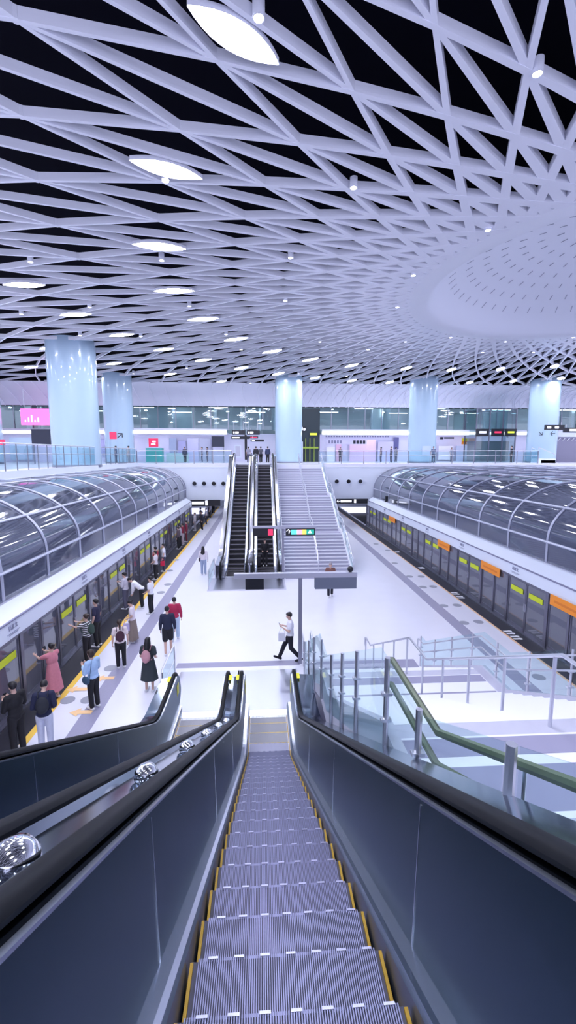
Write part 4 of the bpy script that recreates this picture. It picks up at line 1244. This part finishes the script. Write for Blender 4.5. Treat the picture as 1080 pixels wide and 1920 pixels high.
P('person in white top and black trousers with a white side stripe', pf(228, 1252), 20, 1.64, 'stand', ((.80, .70, .72), 'short'), ('trousers', BLK), 'tail', hairm=M_hairb, stripe=(.85, .85, .9), carry=[('backpack', 'small dark wine backpack on the person with striped trousers', (.06, .02, .04))])
P('person in white blouse and long taupe skirt holding a lilac bag', pf(250, 1204), 95, 1.62, 'stand', ((.80, .72, .80), 'short'), ('skirt', (.24, .19, .17), .14), 'bun', head=20, arm='hold', carry=[('bag', 'lilac paper bag held by the person in the taupe skirt', (.50, .44, .68), -1)])
P('person in dark dress with long black hair, seen from behind', pf(281, 1296), -8, 1.66, 'stand', ((.03, .04, .05), 'short'), ('dress', (.025, .035, .04), .40), 'long', carry=[('backpack', 'small pink backpack on the person in the dark dress', (.55, .28, .33))], arm='hold')
P('person in navy jumper and black shorts walking away beside the red jacket', pf(316, 1226), 10, 1.72, 'stroll', ((.015, .02, .055), 'long'), ('shorts', BLK), 'short', head=10)
P('person in red jacket and pale jeans', pf(329, 1200), 5, 1.66, 'stroll', ((.42, .02, .08), 'long'), ('trousers', (.50, .62, .78)), 'short')
P('person in white shirt and wide black trousers left of the grey floor strip', pf(284, 1151), 80, 1.68, 'stand', (WHT, 'short'), ('trousers', BLK), 'short', arm='hold')
P('person in white shirt bending over toward the platform doors', pf(267, 1140), 95, 1.66, 'bend', (WHT, 'long'), ('trousers', BLK), 'short', lean=48)
P('person in pale shirt standing close to the doors behind the bending one', pf(237, 1142), 80, 1.70, 'phone', ((.60, .58, .68), 'long'), ('trousers', (.10, .10, .16)), 'short', head=10)
P('person in white top and black trousers, left one of a pair near the red bag', pf(293, 1087), 85, 1.64, 'stand', ((.75, .70, .76), 'short'), ('trousers', BLK), 'short', fine=False, arm='hold')
P('person in white shirt and dark jeans, right one of a pair near the red bag', pf(308, 1072), 100, 1.70, 'stand', (WHT, 'short'), ('trousers', (.05, .06, .11)), 'short', fine=False, carry=[('bag', 'red bag hanging from the hand of the person in dark jeans', (.65, .02, .08), -1)])
P('person in red top close to the doors behind the pair', pf(284, 1078), 70, 1.66, 'stand', ((.35, .02, .05), 'short'), ('trousers', BLK), 'short', fine=False)
P('person in dark jacket by the doors, left of the one in pale trousers', pf(318, 1030), 80, 1.68, 'stand', ((.10, .07, .09), 'long'), ('trousers', BLK), 'short', fine=False)
P('person in grey top and black trousers by the middle doors', pf(327, 1026), 90, 1.68, 'stand', ((.45, .42, .5), 'short'), ('trousers', BLK), 'short', fine=False)
P('person in wine red top and pale trousers near the far doors', pf(343, 1021), 80, 1.66, 'stand', ((.25, .02, .05), 'long'), ('trousers', (.55, .45, .5)), 'short', fine=False)
P('person all in wine red near the far doors', pf(350, 1016), 100, 1.70, 'stand', ((.22, .02, .05), 'long'), ('trousers', (.16, .02, .04)), 'short', fine=False)
P('person in black standing by the grey strip at the far left platform', pf(379, 994), 110, 1.74, 'stand', ((.03, .03, .05), 'long'), ('trousers', BLK), 'short', fine=False, stance=.08)
P('person in white top just behind the one in black at the far left platform', pf(387, 984), 100, 1.66, 'stand', ((.65, .63, .7), 'short'), ('trousers', (.04, .04, .07)), 'short', fine=False)
P('person in grey with crossed bag at the far left platform', pf(394, 972), 90, 1.66, 'stand', ((.35, .34, .42), 'short'), ('trousers', BLK), 'short', fine=False)
P('person in pale coat by the farthest left doors', pf(365, 995), 80, 1.66, 'stand', ((.55, .52, .58), 'long'), ('trousers', (.3, .28, .33)), 'short', fine=False)
P('person in dark grey by the farthest left doors', pf(372, 983), 80, 1.66, 'stand', ((.10, .10, .14), 'long'), ('trousers', (.12, .12, .16)), 'short', fine=False)
P('person in light top under the far left hanging sign', pf(384, 966), 150, 1.66, 'stand', ((.6, .6, .68), 'short'), ('trousers', (.15, .15, .2)), 'short', fine=False)
P('person in black under the far left hanging sign', pf(400, 964), 170, 1.68, 'stand', ((.04, .04, .06), 'short'), ('trousers', BLK), 'short', fine=False)
# middle of the platform
P('person in white top and pale jeans with long hair, left of the far escalators', pf(382, 1078), -5, 1.68, 'stand', ((.78, .72, .80), 'long'), ('trousers', (.34, .40, .58)), 'long', carry=[('shoulder_bag', 'dark shoulder bag of the person left of the far escalators', (.05, .04, .06), -1)])
P('person in white shirt and black trousers walking left with a plastic bag', pf(544, 1240), 90, 1.72, 'walk', ((.80, .80, .90), 'short'), ('trousers', (.010, .010, .022)), 'short', head=14, shoe=BLK, carry=[('phone', 'phone held by the walking person in white'), ('bag', 'small pale plastic bag carried by the walking person in white', (.75, .75, .85), -1)])
P('person in brown jacket and dark trousers behind the grey sign board', pf(619, 1118), 175, 1.70, 'stroll', ((.20, .09, .08), 'long'), ('trousers', (.015, .015, .03)), 'short', hairm=mat('grey hair', (.35, .32, .36), .5), head=10)
P('person in black riding the right far escalator with a suitcase', (.12, 26.8, pathz(1.97)), 180, 1.66, 'stand', (BLK, 'long'), ('trousers', BLK), 'short', arm='hold', carry=[('suitcase', 'black suitcase standing on the far escalator step beside the rider', (.02, .02, .03))])
# concourse
def pc(u, v, y, heading, label, top, low, pose='stand', h=1.68):
    p = at(u, v, 1, y)
    P(label, (p.x, y, ZC), heading, h, pose, top, low, 'short', fine=False)
pc(242, 868, 43.9, 90, 'person in beige on the concourse leaning at the railing by the second column', ((.42, .40, .42), 'short'), ('trousers', (.30, .30, .34)))
pc(218, 866, 43.8, 90, 'person in dark blue on the concourse left of the second column', ((.05, .07, .15), 'short'), ('trousers', (.04, .04, .07)))
pc(347, 864, 50, 200, 'person in dark clothes on the concourse before the violet panel', ((.05, .05, .10), 'long'), ('trousers', BLK))
pc(379, 864, 50, 100, 'person in grey on the concourse left of the dark screen on a stand', ((.3, .3, .42), 'short'), ('trousers', (.05, .05, .09)))
pc(389, 864, 51, 100, 'person in dark grey just beside the dark screen on a stand', ((.10, .10, .16), 'short'), ('trousers', (.08, .08, .12)))
pc(480, 862, 45.5, 0, 'person in black at the head of the right far escalator', ((.02, .02, .03), 'long'), ('trousers', BLK))
pc(489, 860, 46.5, 0, 'person in dark grey walking from the far escalator head', ((.10, .10, .14), 'short'), ('trousers', BLK), 'stroll')
pc(502, 860, 45.8, 0, 'person in navy beside the middle white column', ((.03, .04, .10), 'long'), ('trousers', BLK))
pc(466, 862, 48, 0, 'person in grey between the two far escalator heads', ((.35, .35, .45), 'short'), ('trousers', (.1, .1, .15)))
pc(638, 866, 52, 180, 'person in black before the narrow rose panel', ((.03, .03, .05), 'short'), ('trousers', BLK))
pc(733, 866, 46, 90, 'person in dark clothes standing left of the notice column', ((.10, .08, .12), 'long'), ('trousers', (.03, .03, .06)))
pc(714, 864, 49, 60, 'person in brown before the lilac shop panel', ((.18, .12, .15), 'short'), ('trousers', (.06, .06, .10)))
pc(742, 864, 50, 300, 'person in grey beside the narrow dark banner', ((.25, .25, .32), 'short'), ('trousers', (.10, .10, .15)))
pc(812, 866, 44.5, 170, 'person in blue grey shirt right of the notice column at the railing', ((.16, .19, .30), 'short'), ('trousers', (.03, .03, .06)))
pc(958, 867, 45.5, 80, 'person in black at the railing before the glass lift', ((.02, .02, .03), 'long'), ('trousers', BLK), h=1.75)
pc(846, 864, 52, 200, 'person in grey beside the white counter front', ((.28, .30, .40), 'short'), ('trousers', (.1, .1, .16)))

# ================================================================== LIGHT AND COLOUR
w = bpy.data.worlds.new('world'); scene.world = w; w.use_nodes = True
bg = w.node_tree.nodes['Background']
bg.inputs['Color'].default_value = (.68, .71, 1., 1); bg.inputs['Strength'].default_value = 1.4
scene.view_settings.view_transform = 'Standard'
scene.view_settings.look = 'None'
scene.view_settings.gamma = 1.0
scene.view_settings.use_curve_mapping = False
scene.view_settings.exposure = 0.30
try:
    scene.cycles.transparent_max_bounces = 40
except Exception: pass
